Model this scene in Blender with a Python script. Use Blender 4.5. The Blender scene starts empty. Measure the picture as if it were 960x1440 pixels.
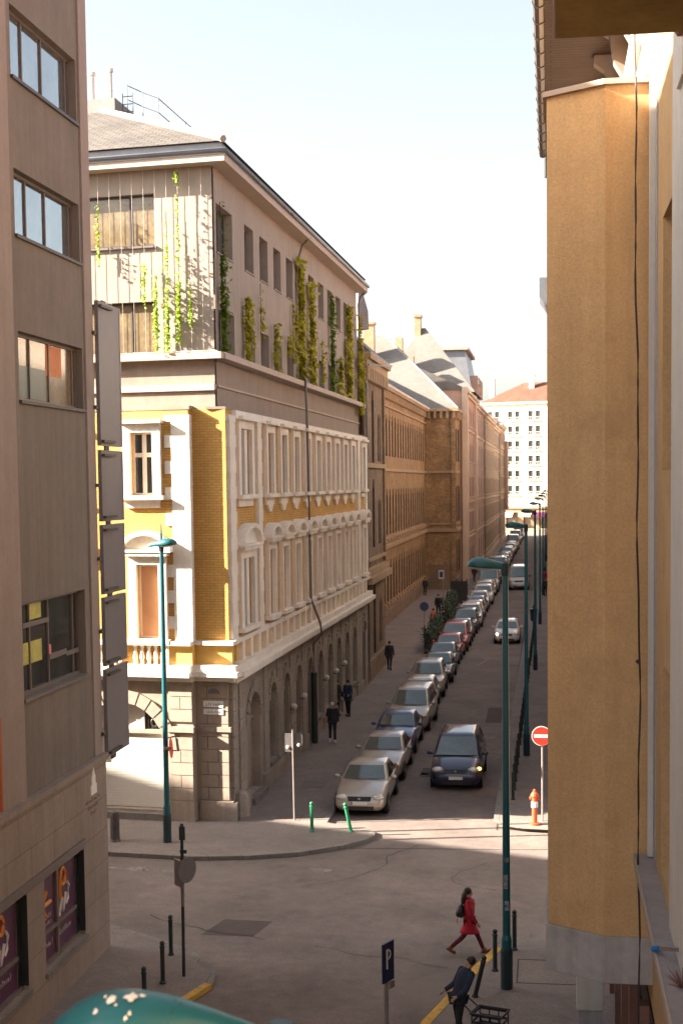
import bpy, bmesh, math, random
from mathutils import Vector, Matrix
random.seed(7)
R = math.radians
SC = bpy.context.scene
COL = SC.collection
PI = math.pi

# ------------------------------------------------------------------ materials
MATS = {}
def mk(name, col, rough=.8, var=.12, scale=1.5, streak=0., bump=0., bscale=40., metal=0., spec=.5,
       brick=None, blotch=None, coat=0., emit=None, grain=0.):
    """procedural material; brick=(w,h,mortar colour,contrast colour,mortar size) uses the metre UVs"""
    m = bpy.data.materials.new(name); m.use_nodes = True
    nt = m.node_tree; N = nt.nodes; L = nt.links
    b = N['Principled BSDF']
    b.inputs['Roughness'].default_value = rough
    b.inputs['Metallic'].default_value = metal
    b.inputs['Specular IOR Level'].default_value = spec
    if coat: b.inputs['Coat Weight'].default_value = coat; b.inputs['Coat Roughness'].default_value = .08
    tc = N.new('ShaderNodeTexCoord')
    base = None
    rgb = N.new('ShaderNodeRGB'); rgb.outputs[0].default_value = (*col, 1); base = rgb.outputs[0]
    bumpsrc = None
    if brick:
        bw, bh, mc, c2, ms = brick
        t = N.new('ShaderNodeTexBrick'); L.new(tc.outputs['UV'], t.inputs['Vector'])
        t.inputs['Scale'].default_value = 1; t.inputs['Brick Width'].default_value = bw; t.inputs['Row Height'].default_value = bh
        t.inputs['Mortar Size'].default_value = ms; t.inputs['Mortar Smooth'].default_value = .2
        t.inputs['Color1'].default_value = (*col, 1); t.inputs['Color2'].default_value = (*c2, 1); t.inputs['Mortar'].default_value = (*mc, 1)
        base = t.outputs['Color']
        bumpsrc = t.outputs['Fac']
    def noise(scale, vec=None, det=6, ro=.6):
        n = N.new('ShaderNodeTexNoise'); n.inputs['Scale'].default_value = scale
        n.inputs['Detail'].default_value = det; n.inputs['Roughness'].default_value = ro
        L.new(vec or tc.outputs['Object'], n.inputs['Vector']); return n.outputs['Fac']
    def mulby(basec, fac, amount):
        mr = N.new('ShaderNodeMapRange'); mr.inputs[1].default_value = .3; mr.inputs[2].default_value = .7
        mr.inputs[3].default_value = 1 - amount; mr.inputs[4].default_value = 1 + amount
        L.new(fac, mr.inputs[0])
        mx = N.new('ShaderNodeMix'); mx.data_type = 'RGBA'; mx.blend_type = 'MULTIPLY'; mx.inputs[0].default_value = 1
        L.new(basec, mx.inputs[6]); L.new(mr.outputs[0], mx.inputs[7]); return mx.outputs[2]
    if var:
        base = mulby(base, noise(scale), var)
        base = mulby(base, noise(scale * 7.3), var * .6)
    if grain:
        base = mulby(base, noise(grain, det=3), var * .8 + .05)
    if streak:
        mp = N.new('ShaderNodeMapping'); mp.inputs['Scale'].default_value = (2.6, 2.6, .16)
        L.new(tc.outputs['Object'], mp.inputs['Vector'])
        base = mulby(base, noise(1.5, mp.outputs[0]), streak)
    if blotch:
        bc, bs, lo, hi = blotch
        f = noise(bs, det=8, ro=.7)
        mr = N.new('ShaderNodeMapRange'); mr.inputs[1].default_value = lo; mr.inputs[2].default_value = hi
        L.new(f, mr.inputs[0])
        mx = N.new('ShaderNodeMix'); mx.data_type = 'RGBA'
        L.new(mr.outputs[0], mx.inputs[0]); L.new(base, mx.inputs[6]); mx.inputs[7].default_value = (*bc, 1); base = mx.outputs[2]
    L.new(base, b.inputs['Base Color'])
    if bump:
        bp = N.new('ShaderNodeBump'); bp.inputs['Strength'].default_value = bump; bp.inputs['Distance'].default_value = .02
        f = noise(bscale, det=4)
        if bumpsrc:
            sub = N.new('ShaderNodeMath'); sub.operation = 'SUBTRACT'; L.new(f, sub.inputs[0]); L.new(bumpsrc, sub.inputs[1]); f = sub.outputs[0]
        L.new(f, bp.inputs['Height']); L.new(bp.outputs[0], b.inputs['Normal'])
    if emit:
        b.inputs['Emission Color'].default_value = (*emit[0], 1); b.inputs['Emission Strength'].default_value = emit[1]
    MATS[name] = m
    return m

M = MATS
mk('asphalt', (.172, .135, .117), .85, .27, .35, bump=.5, bscale=60, blotch=((.205, .168, .148), .22, .5, .75), grain=25)
mk('asphalt_patch', (.085, .062, .055), .9, .15, 2, bump=.4, bscale=60)
mk('asphalt_seam', (.05, .043, .04), .9, .2, 2)
mk('pavement', (.215, .175, .155), .88, .18, .5, bump=.4, bscale=50, blotch=((.2, .165, .145), .4, .5, .7), grain=18)
mk('pavement_slab', (.19, .145, .125), .88, .15, .6, bump=.3, brick=(.9, .6, (.1, .085, .075), (.165, .125, .11), .012))
mk('kerb', (.21, .185, .165), .85, .15, 1.5, bump=.3, brick=(1.0, 1.0, (.09, .08, .07), (.19, .17, .15), .012))
mk('paint_white', (.55, .52, .48), .8, .25, 3, blotch=((.14, .12, .11), 6, .48, .62))
mk('paint_worn', (.26, .225, .2), .85, .25, 3, blotch=((.15, .12, .105), 5, .45, .6))
mk('paint_yellow', (.62, .36, .05), .75, .2, 3, blotch=((.22, .16, .09), 5, .55, .7))
mk('office_render', (.192, .163, .140), .9, .1, .7, streak=.1, bump=.35, bscale=70)
mk('office_strip', (.30, .243, .215), .85, .08, 1, streak=.07, bump=.2)
mk('office_stone', (.28, .222, .185), .75, .12, .8, streak=.1, bump=.2, brick=(1.35, .75, (.16, .12, .1), (.26, .205, .17), .01))
mk('dark_brown_metal', (.06, .045, .04), .5, .15, 3)
mk('window_metal', (.15, .12, .11), .45, .1, 4)
mk('glass_dark', (.03, .034, .034), .06, 0, spec=.9)
mk('glass_sky', (.34, .38, .40), .05, .12, .6, metal=.8)
mk('glass_warm', (.20, .15, .09), .12, .35, 1.2, spec=.8)
mk('poster_purple', (.085, .018, .065), .35, .1, 2)
mk('poster_orange', (.75, .26, .02), .5, .05, 3)
mk('poster_white', (.6, .55, .56), .5, .05, 3)
mk('sign_grey', (.165, .15, .16), .45, .08, .5, streak=.06)
mk('sign_edge', (.3, .27, .26), .4, .05, 1)
mk('yellow_brick', (.68, .375, .09), .8, .1, .8, bump=.7, brick=(.27, .085, (.42, .26, .09), (.60, .32, .07), .012))
mk('yellow_plaster', (.70, .44, .12), .85, .1, 1, streak=.06, bump=.1)
mk('white_stucco', (.80, .73, .64), .8, .08, 1.2, streak=.07, bump=.15, bscale=50)
mk('white_frame', (.72, .66, .59), .5, .04, 3)
mk('modern_render', (.335, .28, .235), .9, .07, .8, streak=.09, bump=.2, bscale=60)
mk('band_render', (.30, .235, .19), .9, .08, .8, streak=.08, bump=.2)
mk('eave_paint', (.46, .37, .30), .75, .06, 1)
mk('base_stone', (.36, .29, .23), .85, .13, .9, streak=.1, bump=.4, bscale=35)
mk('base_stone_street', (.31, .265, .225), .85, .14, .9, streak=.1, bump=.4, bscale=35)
mk('groove', (.15, .12, .1), .9, .1, 2)
mk('shutter_white', (.78, .74, .68), .55, .04, 2)
mk('shutter_tan', (.50, .27, .15), .6, .08, 2)
mk('roof_tile', (.105, .09, .078), .85, .25, .8, bump=.6, brick=(.34, .24, (.05, .043, .038), (.08, .067, .058), .028))
mk('plant_grey', (.19, .18, .175), .8, .1, 1)
mk('slate', (.21, .18, .165), .6, .15, .6, bump=.4, brick=(.35, .22, (.12, .1, .1), (.19, .165, .155), .015))
mk('slate_pale', (.19, .172, .152), .6, .12, .5, bump=.3, brick=(.4, .25, (.12, .11, .1), (.165, .15, .133), .012))
mk('roof_red', (.14, .05, .028), .8, .3, .35, brick=(.4, .3, (.08, .035, .022), (.13, .06, .036), .015))
mk('zinc', (.19, .195, .21), .4, .12, 1, metal=.3)
mk('brown_brick', (.40, .245, .115), .88, .2, .5, bump=.5, brick=(.3, .1, (.3, .21, .12), (.27, .155, .07), .014), grain=1.6)
mk('dark_brick', (.25, .165, .105), .88, .2, .5, bump=.5, brick=(.3, .1, (.2, .15, .105), (.19, .12, .075), .014), grain=1.6)
mk('brick_trim', (.38, .265, .16), .85, .15, 1, bump=.3)
mk('brick_base', (.24, .165, .11), .88, .18, .6, bump=.6, brick=(.9, .42, (.2, .14, .1), (.28, .19, .125), .02))
mk('pink_render', (.58, .38, .28), .88, .08, .4, streak=.08)
mk('cream_render', (.68, .53, .40), .88, .08, .4, streak=.08)
mk('ochre_render', (.42, .30, .21), .88, .1, .4, streak=.08)
mk('grey_render', (.40, .31, .25), .88, .1, .4, streak=.1)
mk('pale_render', (.72, .63, .52), .88, .06, .3, streak=.06)
mk('end_white', (.82, .77, .70), .85, .04, .3, streak=.04)
mk('arcade_ochre', (.36, .24, .14), .85, .12, .4)
mk('ochre_wall', (.56, .36, .175), .9, .07, .55, streak=.075, bump=.4, bscale=45, blotch=((.42, .255, .12), .9, .55, .74), grain=26)
mk('bay_plinth', (.37, .35, .345), .85, .15, 1.2, streak=.12, bump=.3)
mk('ledge_stone', (.30, .265, .255), .85, .13, 1.5, bump=.3)
mk('pilaster_white', (.62, .58, .52), .85, .06, 1.5, streak=.08, bump=.35, bscale=60)
mk('pipe_grey', (.15, .13, .115), .5, .1, 2)
mk('wood_dark', (.065, .034, .026), .7, .2, 1.5, brick=(4, .16, (.02, .012, .01), (.05, .026, .02), .02))
mk('wood_brown', (.23, .11, .085), .6, .15, 2)
mk('gutter', (.09, .07, .062), .45, .12, 2, metal=.2)
mk('balcony_olive', (.27, .175, .045), .9, .2, 1.5, bump=.4, bscale=30)
mk('cable_black', (.03, .025, .025), .6, 0)
mk('cable_steel', (.55, .48, .42), .5, 0)
mk('lamp_teal', (.006, .10, .12), .42, .1, 2, coat=.15)
mk('lamp_glass', (.55, .52, .46), .3, .05, 2)
mk('lamp_dark', (.015, .04, .05), .45, .15, 2)
mk('guano', (.75, .74, .7), .9, .1, 8)
mk('bollard_dark', (.02, .03, .027), .5, .1, 3)
mk('bollard_green', (.02, .22, .10), .5, .1, 3)
mk('stone_bollard', (.11, .095, .09), .85, .15, 3, bump=.2)
mk('pale_steel', (.14, .14, .145), .5, .1, 3)
mk('steel', (.33, .29, .27), .45, .15, 3, metal=.4)
mk('sticker_worn', (.3, .33, .34), .7, .3, 9, blotch=((.02, .08, .1), 14, .5, .6))
mk('sign_red', (.70, .035, .02), .45, .03, 2)
mk('sign_white', (.8, .78, .74), .45, .02, 2)
mk('sign_blue', (.012, .02, .085), .45, .05, 2)
mk('sign_back', (.17, .15, .15), .5, .1, 3)
mk('hydrant_red', (.72, .10, .035), .5, .12, 4)
mk('leaf_bright', (.27, .38, .02), .6, .25, 6)
mk('leaf_yellow', (.46, .42, .035), .6, .25, 5)
mk('leaf_green', (.17, .25, .025), .6, .25, 5)
mk('leaf_dark', (.03, .05, .022), .7, .3, 4)
mk('stem', (.10, .07, .04), .9, .1, 4)
mk('planter', (.05, .045, .042), .8, .1, 3)
mk('skin', (.48, .28, .20), .6, .04, 5)
mk('hair_dark', (.035, .02, .014), .6, .15, 9)
mk('coat_red', (.42, .012, .028), .85, .12, 6, bump=.2)
mk('trousers_wine', (.10, .008, .018), .85, .1, 6)
mk('boots_tan', (.20, .075, .03), .7, .1, 6)
mk('cloth_black', (.018, .017, .02), .85, .15, 5)
mk('cloth_navy', (.022, .03, .06), .85, .15, 5)
mk('cloth_dark', (.035, .033, .038), .85, .15, 5)
mk('cloth_olive', (.05, .045, .035), .85, .15, 5)
mk('cloth_orange', (.62, .11, .03), .8, .1, 5)
mk('cloth_white', (.62, .58, .55), .8, .05, 5)
mk('cloth_pink', (.45, .22, .2), .8, .05, 5)
mk('plastic_black', (.02, .02, .022), .5, .1, 5)
mk('tyre', (.018, .018, .018), .85, .1, 5)
mk('rim', (.33, .33, .33), .35, .05, 5, metal=.7)
mk('car_black', (.012, .012, .013), .45, 0)
mk('windscreen', (.13, .155, .145), .05, .15, 1.3, metal=.35, spec=.9)
mk('car_glass', (.022, .026, .027), .05, 0, spec=.9)
mk('headlight', (.62, .6, .55), .12, .1, 9, coat=.5, metal=.3)
mk('headlight_on', (.8, .75, .6), .2, 0, emit=((1, .86, .6), 3.))
mk('indicator_on', (.8, .25, .03), .3, 0, emit=((1, .30, .03), 3.))
mk('tail_light', (.35, .01, .01), .25, 0)
mk('plate', (.7, .7, .68), .5, 0)
mk('plate_blue', (.02, .05, .35), .5, 0)
mk('blue_cap', (.02, .16, .42), .4, 0)
def paint(name, col, metal=.25): return mk(name, col, .32, .03, 3, metal=metal, coat=.8)
paint('paint_silver', (.46, .42, .38), .45); paint('paint_beige', (.50, .44, .37), .4); paint('paint_grey', (.22, .21, .20), .4)
paint('paint_dark', (.035, .034, .036)); paint('paint_navy', (.018, .02, .06)); paint('paint_blue', (.05, .08, .19))
paint('paint_red', (.32, .02, .025)); paint('paint_car_white', (.68, .65, .60), 0); paint('paint_green', (.05, .062, .055))

# leaves let some light through
for n in ('leaf_bright', 'leaf_yellow', 'leaf_green'):
    nt = M[n].node_tree; b = nt.nodes['Principled BSDF']; out = nt.nodes['Material Output']
    tr = nt.nodes.new('ShaderNodeBsdfTranslucent'); mx = nt.nodes.new('ShaderNodeMixShader'); mx.inputs[0].default_value = .4
    nt.links.new(b.inputs['Base Color'].links[0].from_socket, tr.inputs['Color'])
    nt.links.new(b.outputs[0], mx.inputs[1]); nt.links.new(tr.outputs[0], mx.inputs[2]); nt.links.new(mx.outputs[0], out.inputs['Surface'])

# ------------------------------------------------------------------ mesh builder
class Frame:
    """local (u along the wall, d outward, z up) -> world"""
    def __init__(s, O, U, N):
        s.O = Vector(O); s.U = Vector(U).normalized(); s.N = Vector(N).normalized()
    def __call__(s, p):
        return s.O + s.U * p[0] + s.N * p[1] + Vector((0, 0, p[2]))
    def rotz(s): return math.atan2(s.N.y, s.N.x) - PI / 2

class MB:
    def __init__(s, fr=None): s.V = []; s.F = []; s.MI = []; s.fr = fr; s.mi = 0
    def add(s, vs, fs):
        o = len(s.V)
        s.V += [s.fr(v) if s.fr else Vector(v) for v in vs]
        for f in fs: s.F.append([o + i for i in f]); s.MI.append(s.mi)
        return s
    def poly(s, *p): return s.add(p, [list(range(len(p)))])
    def box(s, x0, x1, y0, y1, z0, z1):
        return s.add([(x0,y0,z0),(x1,y0,z0),(x1,y1,z0),(x0,y1,z0),(x0,y0,z1),(x1,y0,z1),(x1,y1,z1),(x0,y1,z1)],
                     [(0,3,2,1),(4,5,6,7),(0,1,5,4),(1,2,6,5),(2,3,7,6),(3,0,4,7)])
    def prism(s, prof, h0, h1, axis=2):
        """closed 2D profile extruded along axis"""
        n = len(prof)
        def P(a, b, h): return (a, b, h) if axis == 2 else ((h, a, b) if axis == 0 else (a, h, b))
        vs = [P(a, b, h0) for a, b in prof] + [P(a, b, h1) for a, b in prof]
        fs = [list(range(n))[::-1], [n + i for i in range(n)]] + [(i, (i+1) % n, n + (i+1) % n, n + i) for i in range(n)]
        return s.add(vs, fs)
    def tube(s, pts, r, seg=8, cap=True):
        pts = [Vector(p) for p in pts]; n = len(pts)
        rs = r if isinstance(r, (list, tuple)) else [r] * n
        vs = []; fs = []
        for i, p in enumerate(pts):
            t = (pts[min(i+1, n-1)] - pts[max(i-1, 0)])
            t = t.normalized() if t.length > 1e-9 else Vector((0, 0, 1))
            a = t.cross(Vector((0, 0, 1)))
            a = a.normalized() if a.length > 1e-4 else Vector((1, 0, 0))
            b = t.cross(a)
            for k in range(seg):
                q = 2 * PI * k / seg
                vs.append(p + (a * math.cos(q) + b * math.sin(q)) * rs[i])
        for i in range(n - 1):
            for k in range(seg):
                k2 = (k + 1) % seg
                fs.append((i*seg+k, i*seg+k2, (i+1)*seg+k2, (i+1)*seg+k))
        if cap: fs += [list(range(seg))[::-1], [(n-1)*seg + k for k in range(seg)]]
        return s.add(vs, fs)
    def lathe(s, prof, c=(0, 0, 0), seg=16, axis=2):
        """prof: (radius, height) pairs round an axis through c"""
        n = len(prof); vs = []; fs = []
        for r, h in prof:
            for k in range(seg):
                q = 2 * PI * k / seg; a, b = r * math.cos(q), r * math.sin(q)
                v = (a, b, h) if axis == 2 else ((h, a, b) if axis == 0 else (a, h, b))
                vs.append((c[0] + v[0], c[1] + v[1], c[2] + v[2]))
        for i in range(n - 1):
            for k in range(seg):
                k2 = (k+1) % seg
                fs.append((i*seg+k, i*seg+k2, (i+1)*seg+k2, (i+1)*seg+k))
        fs += [list(range(seg))[::-1], [(n-1)*seg+k for k in range(seg)]]
        return s.add(vs, fs)
    def ball(s, c, r, seg=10, rings=6):
        rx, ry, rz = r if isinstance(r, (tuple, list)) else (r, r, r)
        vs = []; fs = []
        for i in range(rings + 1):
            t = PI * i / rings; t = min(max(t, .02), PI - .02)
            for k in range(seg):
                q = 2*PI*k/seg
                vs.append((c[0]+rx*math.sin(t)*math.cos(q), c[1]+ry*math.sin(t)*math.sin(q), c[2]+rz*math.cos(t)))
        for i in range(rings):
            for k in range(seg):
                k2 = (k+1) % seg; fs.append((i*seg+k, i*seg+k2, (i+1)*seg+k2, (i+1)*seg+k))
        return s.add(vs, fs)
    def loft(s, rings, cap=True):
        n = len(rings[0]); vs = [p for r in rings for p in r]; fs = []
        for i in range(len(rings) - 1):
            for k in range(n):
                k2 = (k+1) % n; fs.append((i*n+k, i*n+k2, (i+1)*n+k2, (i+1)*n+k))
        if cap: fs += [list(range(n))[::-1], [(len(rings)-1)*n+k for k in range(n)]]
        return s.add(vs, fs)
    def leaf(s, c, size, n=None, rnd=random):
        c = Vector(c)
        n = Vector(n) if n else Vector((rnd.uniform(-1, 1), rnd.uniform(-1, 1), rnd.uniform(-1, 1)))
        n = (n + Vector((rnd.uniform(-.7, .7), rnd.uniform(-.7, .7), rnd.uniform(-.7, .7)))).normalized()
        a = n.orthogonal().normalized(); a.rotate(Matrix.Rotation(rnd.uniform(0, 6.28), 3, n)); b = n.cross(a)
        s.V += [c - a*size, c + b*size*.55, c + a*size, c - b*size*.55]
        o = len(s.V) - 4; s.F.append([o, o+1, o+2, o+3]); s.MI.append(s.mi)
    def mesh(s, name, mat, org=(0, 0, 0), smooth=False, recalc=True):
        me = bpy.data.meshes.new(name); org = Vector(org)
        me.from_pydata([v - org for v in s.V], [], s.F)
        mats = mat if isinstance(mat, (list, tuple)) else [mat]
        for m in mats: me.materials.append(M[m] if isinstance(m, str) else m)
        if len(mats) > 1: me.polygons.foreach_set('material_index', s.MI)
        if recalc:
            bm = bmesh.new(); bm.from_mesh(me); bmesh.ops.recalc_face_normals(bm, faces=bm.faces); bm.to_mesh(me); bm.free()
        uv = me.uv_layers.new(name='UVMap')
        for p in me.polygons:
            n = p.normal
            if abs(n.z) > .85: tu = Vector((1, 0, 0)); tv = Vector((0, 1, 0))
            else:
                tu = Vector((-n.y, n.x, 0)).normalized(); tv = n.cross(tu); tv = -tv if tv.z < 0 else tv
            for li in p.loop_indices:
                co = me.vertices[me.loops[li].vertex_index].co + org
                uv.data[li].uv = (co.dot(tu), co.dot(tv))
        if smooth:
            me.polygons.foreach_set('use_smooth', [True] * len(me.polygons))
        me.update()
        return me
    def build(s, name, mat, parent=None, smooth=False, org=None, bevel=0, subsurf=0, label=None):
        if org is None: org = ROOT.get(parent, Vector((0, 0, 0))) if parent else (0, 0, 0)
        me = s.mesh(name, mat, org, smooth)
        o = link(name, me, parent)
        if parent: ROOT[o] = Vector(org)
        elif Vector(org).length > 0: o.location = org
        if bevel:
            md = o.modifiers.new('b', 'BEVEL'); md.width = bevel; md.segments = 2; md.limit_method = 'ANGLE'
        if subsurf:
            md = o.modifiers.new('s', 'SUBSURF'); md.levels = md.render_levels = subsurf
        if label: o['label'] = label
        return o

ROOT = {}
def link(name, data, parent=None):
    o = bpy.data.objects.new(name, data); COL.objects.link(o)
    if parent: o.parent = parent
    return o
def tag(o, label=None, cat=None, group=None, kind=None):
    if label: o['label'] = label
    if cat: o['category'] = cat
    if group: o['group'] = group
    if kind: o['kind'] = kind
    return o
def thing(name, label, cat, loc=(0, 0, 0), rz=0, group=None):
    o = bpy.data.objects.new(name, None); COL.objects.link(o)
    o.empty_display_size = .2
    o.location = loc; o.rotation_euler = (0, 0, rz)
    ROOT[o] = Vector(loc) if not rz else Vector((0, 0, 0))
    return tag(o, label, cat, group)
def proto(name, label, cat, group=None):        # a thing modelled round the origin, moved afterwards
    o = thing(name, label, cat, (0, 0, 0), 0, group); return o
def dup(o, loc, rz=0, label=None, scale=None):
    def cp(a, par):
        c = a.copy(); COL.objects.link(c); c.parent = par
        for ch in KIDS.get(a, a.children): cp(ch, c)
        return c
    c = cp(o, None); c.location = loc; c.rotation_euler = (0, 0, rz)
    if label: c['label'] = label
    if scale: c.scale = scale
    return c
KIDS = {}
def structure(o): o['kind'] = 'structure'; return o

# facade sheet with real holes; ops = (ua, ub, za, zb, arch)
def wall(mb, u0, u1, z0, z1, ops=(), depth=.25, d=0., seg=10):
    ops = [o if len(o) > 4 else (*o, False) for o in ops]
    us = sorted({u0, u1, *[round(v, 4) for o in ops for v in o[:2]]}); us = [u for u in us if u0 - 1e-6 <= u <= u1 + 1e-6]
    zs = sorted({z0, z1, *[round(v, 4) for o in ops for v in o[2:4]]}); zs = [z for z in zs if z0 - 1e-6 <= z <= z1 + 1e-6]
    for a, b in zip(us, us[1:]):
        run = None
        for c, e in zip(zs, zs[1:]):
            um, zm = (a + b) / 2, (c + e) / 2
            hole = any(o[0] < um < o[1] and o[2] < zm < o[3] for o in ops)
            if hole:
                if run: mb.poly((a, d, run[0]), (b, d, run[0]), (b, d, run[1]), (a, d, run[1])); run = None
            else: run = (run[0], e) if run else (c, e)
        if run: mb.poly((a, d, run[0]), (b, d, run[0]), (b, d, run[1]), (a, d, run[1]))
    for ua, ub, za, zb, arch in ops:
        e = d - depth
        if arch:
            r = (ub - ua) / 2; uc = (ua + ub) / 2; rise = r * (arch if not isinstance(arch, bool) else 1.); zc = zb - rise
            pts = [(uc - r * math.cos(PI * k / seg), zc + rise * math.sin(PI * k / seg)) for k in range(seg + 1)]
            for (p, q) in zip(pts, pts[1:]):
                mb.poly((p[0], d, p[1]), (q[0], d, q[1]), (q[0], d, zb), (p[0], d, zb))
                mb.poly((p[0], d, p[1]), (q[0], d, q[1]), (q[0], e, q[1]), (p[0], e, p[1]))
        else:
            zc = zb
            mb.poly((ua, d, zb), (ub, d, zb), (ub, e, zb), (ua, e, zb))
        mb.poly((ua, d, za), (ua, d, zc), (ua, e, zc), (ua, e, za))
        mb.poly((ub, d, za), (ub, d, zc), (ub, e, zc), (ub, e, za))
        mb.poly((ua, d, za), (ub, d, za), (ub, e, za), (ua, e, za))
    return mb

# window parts: local x across, y outward (0 = frame face), z up from the sill
WP = {}
def win_proto(key, w, h, frame='white_frame', glass='glass_dark', fw=.07, mull=(), trans=(), arch=False, bars=.05, lining=0):
    if key in WP: return WP[key]
    b = MB()
    hw = w / 2
    if lining: b.box(-hw - .0, -hw + .03, -.06, lining, 0, h); b.box(hw - .03, hw, -.06, lining, 0, h)  # dark jamb lining, added so the sky-lit reveals look shaded
    b.box(-hw, -hw + fw, -.06, 0, 0, h); b.box(hw - fw, hw, -.06, 0, 0, h)
    b.box(-hw + fw, hw - fw, -.06, 0, 0, fw); b.box(-hw + fw, hw - fw, -.06, 0, h - fw, h)
    for m in mull: b.box(-hw + w*m - bars/2, -hw + w*m + bars/2, -.055, -.004, fw, h - fw)
    for t in trans: b.box(-hw + fw, hw - fw, -.052, -.007, h*t - bars/2, h*t + bars/2)
    g = MB(); g.poly((-hw + .01, -.035, .01), (hw - .01, -.035, .01), (hw - .01, -.035, h - .01), (-hw + .01, -.035, h - .01))
    WP[key] = (b.mesh('window', frame), g.mesh('pane', glass))
    return WP[key]
def put_window(root, fr, key, u, z, d=-.2, name='window', pane=True):
    f, g = WP[key]
    o = link(name, f, root); o.location = fr((u, d, z)) - ROOT[root]; o.rotation_euler.z = fr.rotz()
    if pane: link('pane', g, o)
    return o
def scribble(b, u0, u1, z, h, d, rnd=random, sl=0.):
    """a line of illegibly small lettering: short uneven strokes"""
    u = u0
    while u < u1:
        w = rnd.uniform(.25, .6) * h; hh = h * rnd.choice((.65, .65, 1.))
        k = rnd.random()
        if k < .4: b.box(u, u + h*.16, d, d + .003, z, z + hh)
        elif k < .7:
            b.box(u, u + h*.15, d, d + .003, z, z + hh); b.box(u + h*.15, u + w, d, d + .003, z + hh - h*.16, z + hh)
        else:
            b.box(u, u + w, d, d + .003, z, z + h*.16); b.box(u + w - h*.15, u + w, d, d + .003, z + h*.16, z + hh)
        u += w + h * rnd.uniform(.15, .3) + (h*.35 if rnd.random() < .15 else 0)
# ------------------------------------------------------------------ camera, light
cam = bpy.data.cameras.new('camera'); camo = bpy.data.objects.new('camera', cam); COL.objects.link(camo); SC.camera = camo
YAW, PIT, ROLL = 0.1434116, 0.0718062, 0.012
Fv = Vector((-math.sin(YAW)*math.cos(PIT), math.cos(YAW)*math.cos(PIT), -math.sin(PIT)))
R0 = Vector((math.cos(YAW), math.sin(YAW), 0)); U0 = R0.cross(Fv)
Rv = R0*math.cos(ROLL) - U0*math.sin(ROLL); Uv = U0*math.cos(ROLL) + R0*math.sin(ROLL)
mw = Matrix((Rv, Uv, -Fv)).transposed().to_4x4(); mw.translation = (0, 0, 11)
camo.matrix_world = mw
cam.sensor_fit = 'VERTICAL'; cam.sensor_height = 36; cam.lens = 2050/1440*36; cam.shift_y = 106/1440
cam.clip_start = .1; cam.clip_end = 3000
cam.dof.use_dof = True; cam.dof.focus_distance = 26; cam.dof.aperture_fstop = 3.6

SUN_AZ, SUN_EL = R(12), R(27)       # azimuth measured from -X towards -Y
S = Vector((-math.cos(SUN_AZ)*math.cos(SUN_EL), -math.sin(SUN_AZ)*math.cos(SUN_EL), math.sin(SUN_EL)))
sun = bpy.data.lights.new('sun', 'SUN'); sun.energy = 4.1; sun.angle = R(.55); sun.color = (1, .89, .75)
so = bpy.data.objects.new('sun', sun); COL.objects.link(so); so.rotation_euler = (-S).to_track_quat('-Z', 'Y').to_euler(); so.location = (-40, -20, 60)
w = bpy.data.worlds.new('World'); SC.world = w; w.use_nodes = True
nt = w.node_tree; bg = nt.nodes['Background']
sky = nt.nodes.new('ShaderNodeTexSky'); sky.sky_type = 'NISHITA'; sky.sun_disc = False
sky.sun_elevation = SUN_EL; sky.sun_rotation = math.atan2(S.x, S.y) % (2*PI)
sky.air_density = 1.0; sky.dust_density = 3.6; sky.ozone_density = .6; sky.altitude = 100
bw = nt.nodes.new('ShaderNodeRGBToBW'); hs = nt.nodes.new('ShaderNodeMix'); hs.data_type = 'RGBA'; hs.inputs[0].default_value = .52
wm = nt.nodes.new('ShaderNodeMix'); wm.data_type = 'RGBA'; wm.blend_type = 'MULTIPLY'; wm.inputs[0].default_value = 1; wm.inputs[7].default_value = (1.01, 1, .98, 1)
nt.links.new(sky.outputs[0], bw.inputs[0]); nt.links.new(sky.outputs[0], hs.inputs[6]); nt.links.new(bw.outputs[0], hs.inputs[7]); nt.links.new(hs.outputs[2], wm.inputs[6]); nt.links.new(wm.outputs[2], bg.inputs['Color'])
bg.inputs['Strength'].default_value = .054
vs = SC.view_settings; vs.view_transform = 'Standard'; vs.look = 'None'; vs.gamma = 1; vs.exposure = 3.02; vs.use_curve_mapping = False
SC.cycles.max_bounces = 8; SC.cycles.diffuse_bounces = 5; SC.cycles.glossy_bounces = 3; SC.cycles.caustics_reflective = False; SC.cycles.caustics_refractive = False
SC.cycles.use_adaptive_sampling = True

# ------------------------------------------------------------------ ground
b = MB(); b.poly((-1500, -400, -.004), (1500, -400, -.004), (1500, 2500, -.004), (-1500, 2500, -.004)); structure(b.build('ground', 'pavement'))
b = MB(); b.poly((-9, -20, 0), (-.5, -20, 0), (-.5, 325, 0), (-9, 325, 0)); structure(b.build('street', 'asphalt'))
b = MB(); b.poly((-120, 28, .004), (120, 28, .004), (120, 52, .004), (-120, 52, .004)); structure(b.build('cross_street', 'asphalt'))
b = MB(); b.poly((-120, 290, .004), (120, 290, .004), (120, 322, .004), (-120, 322, .004)); structure(b.build('far_cross_street', 'asphalt'))

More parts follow.
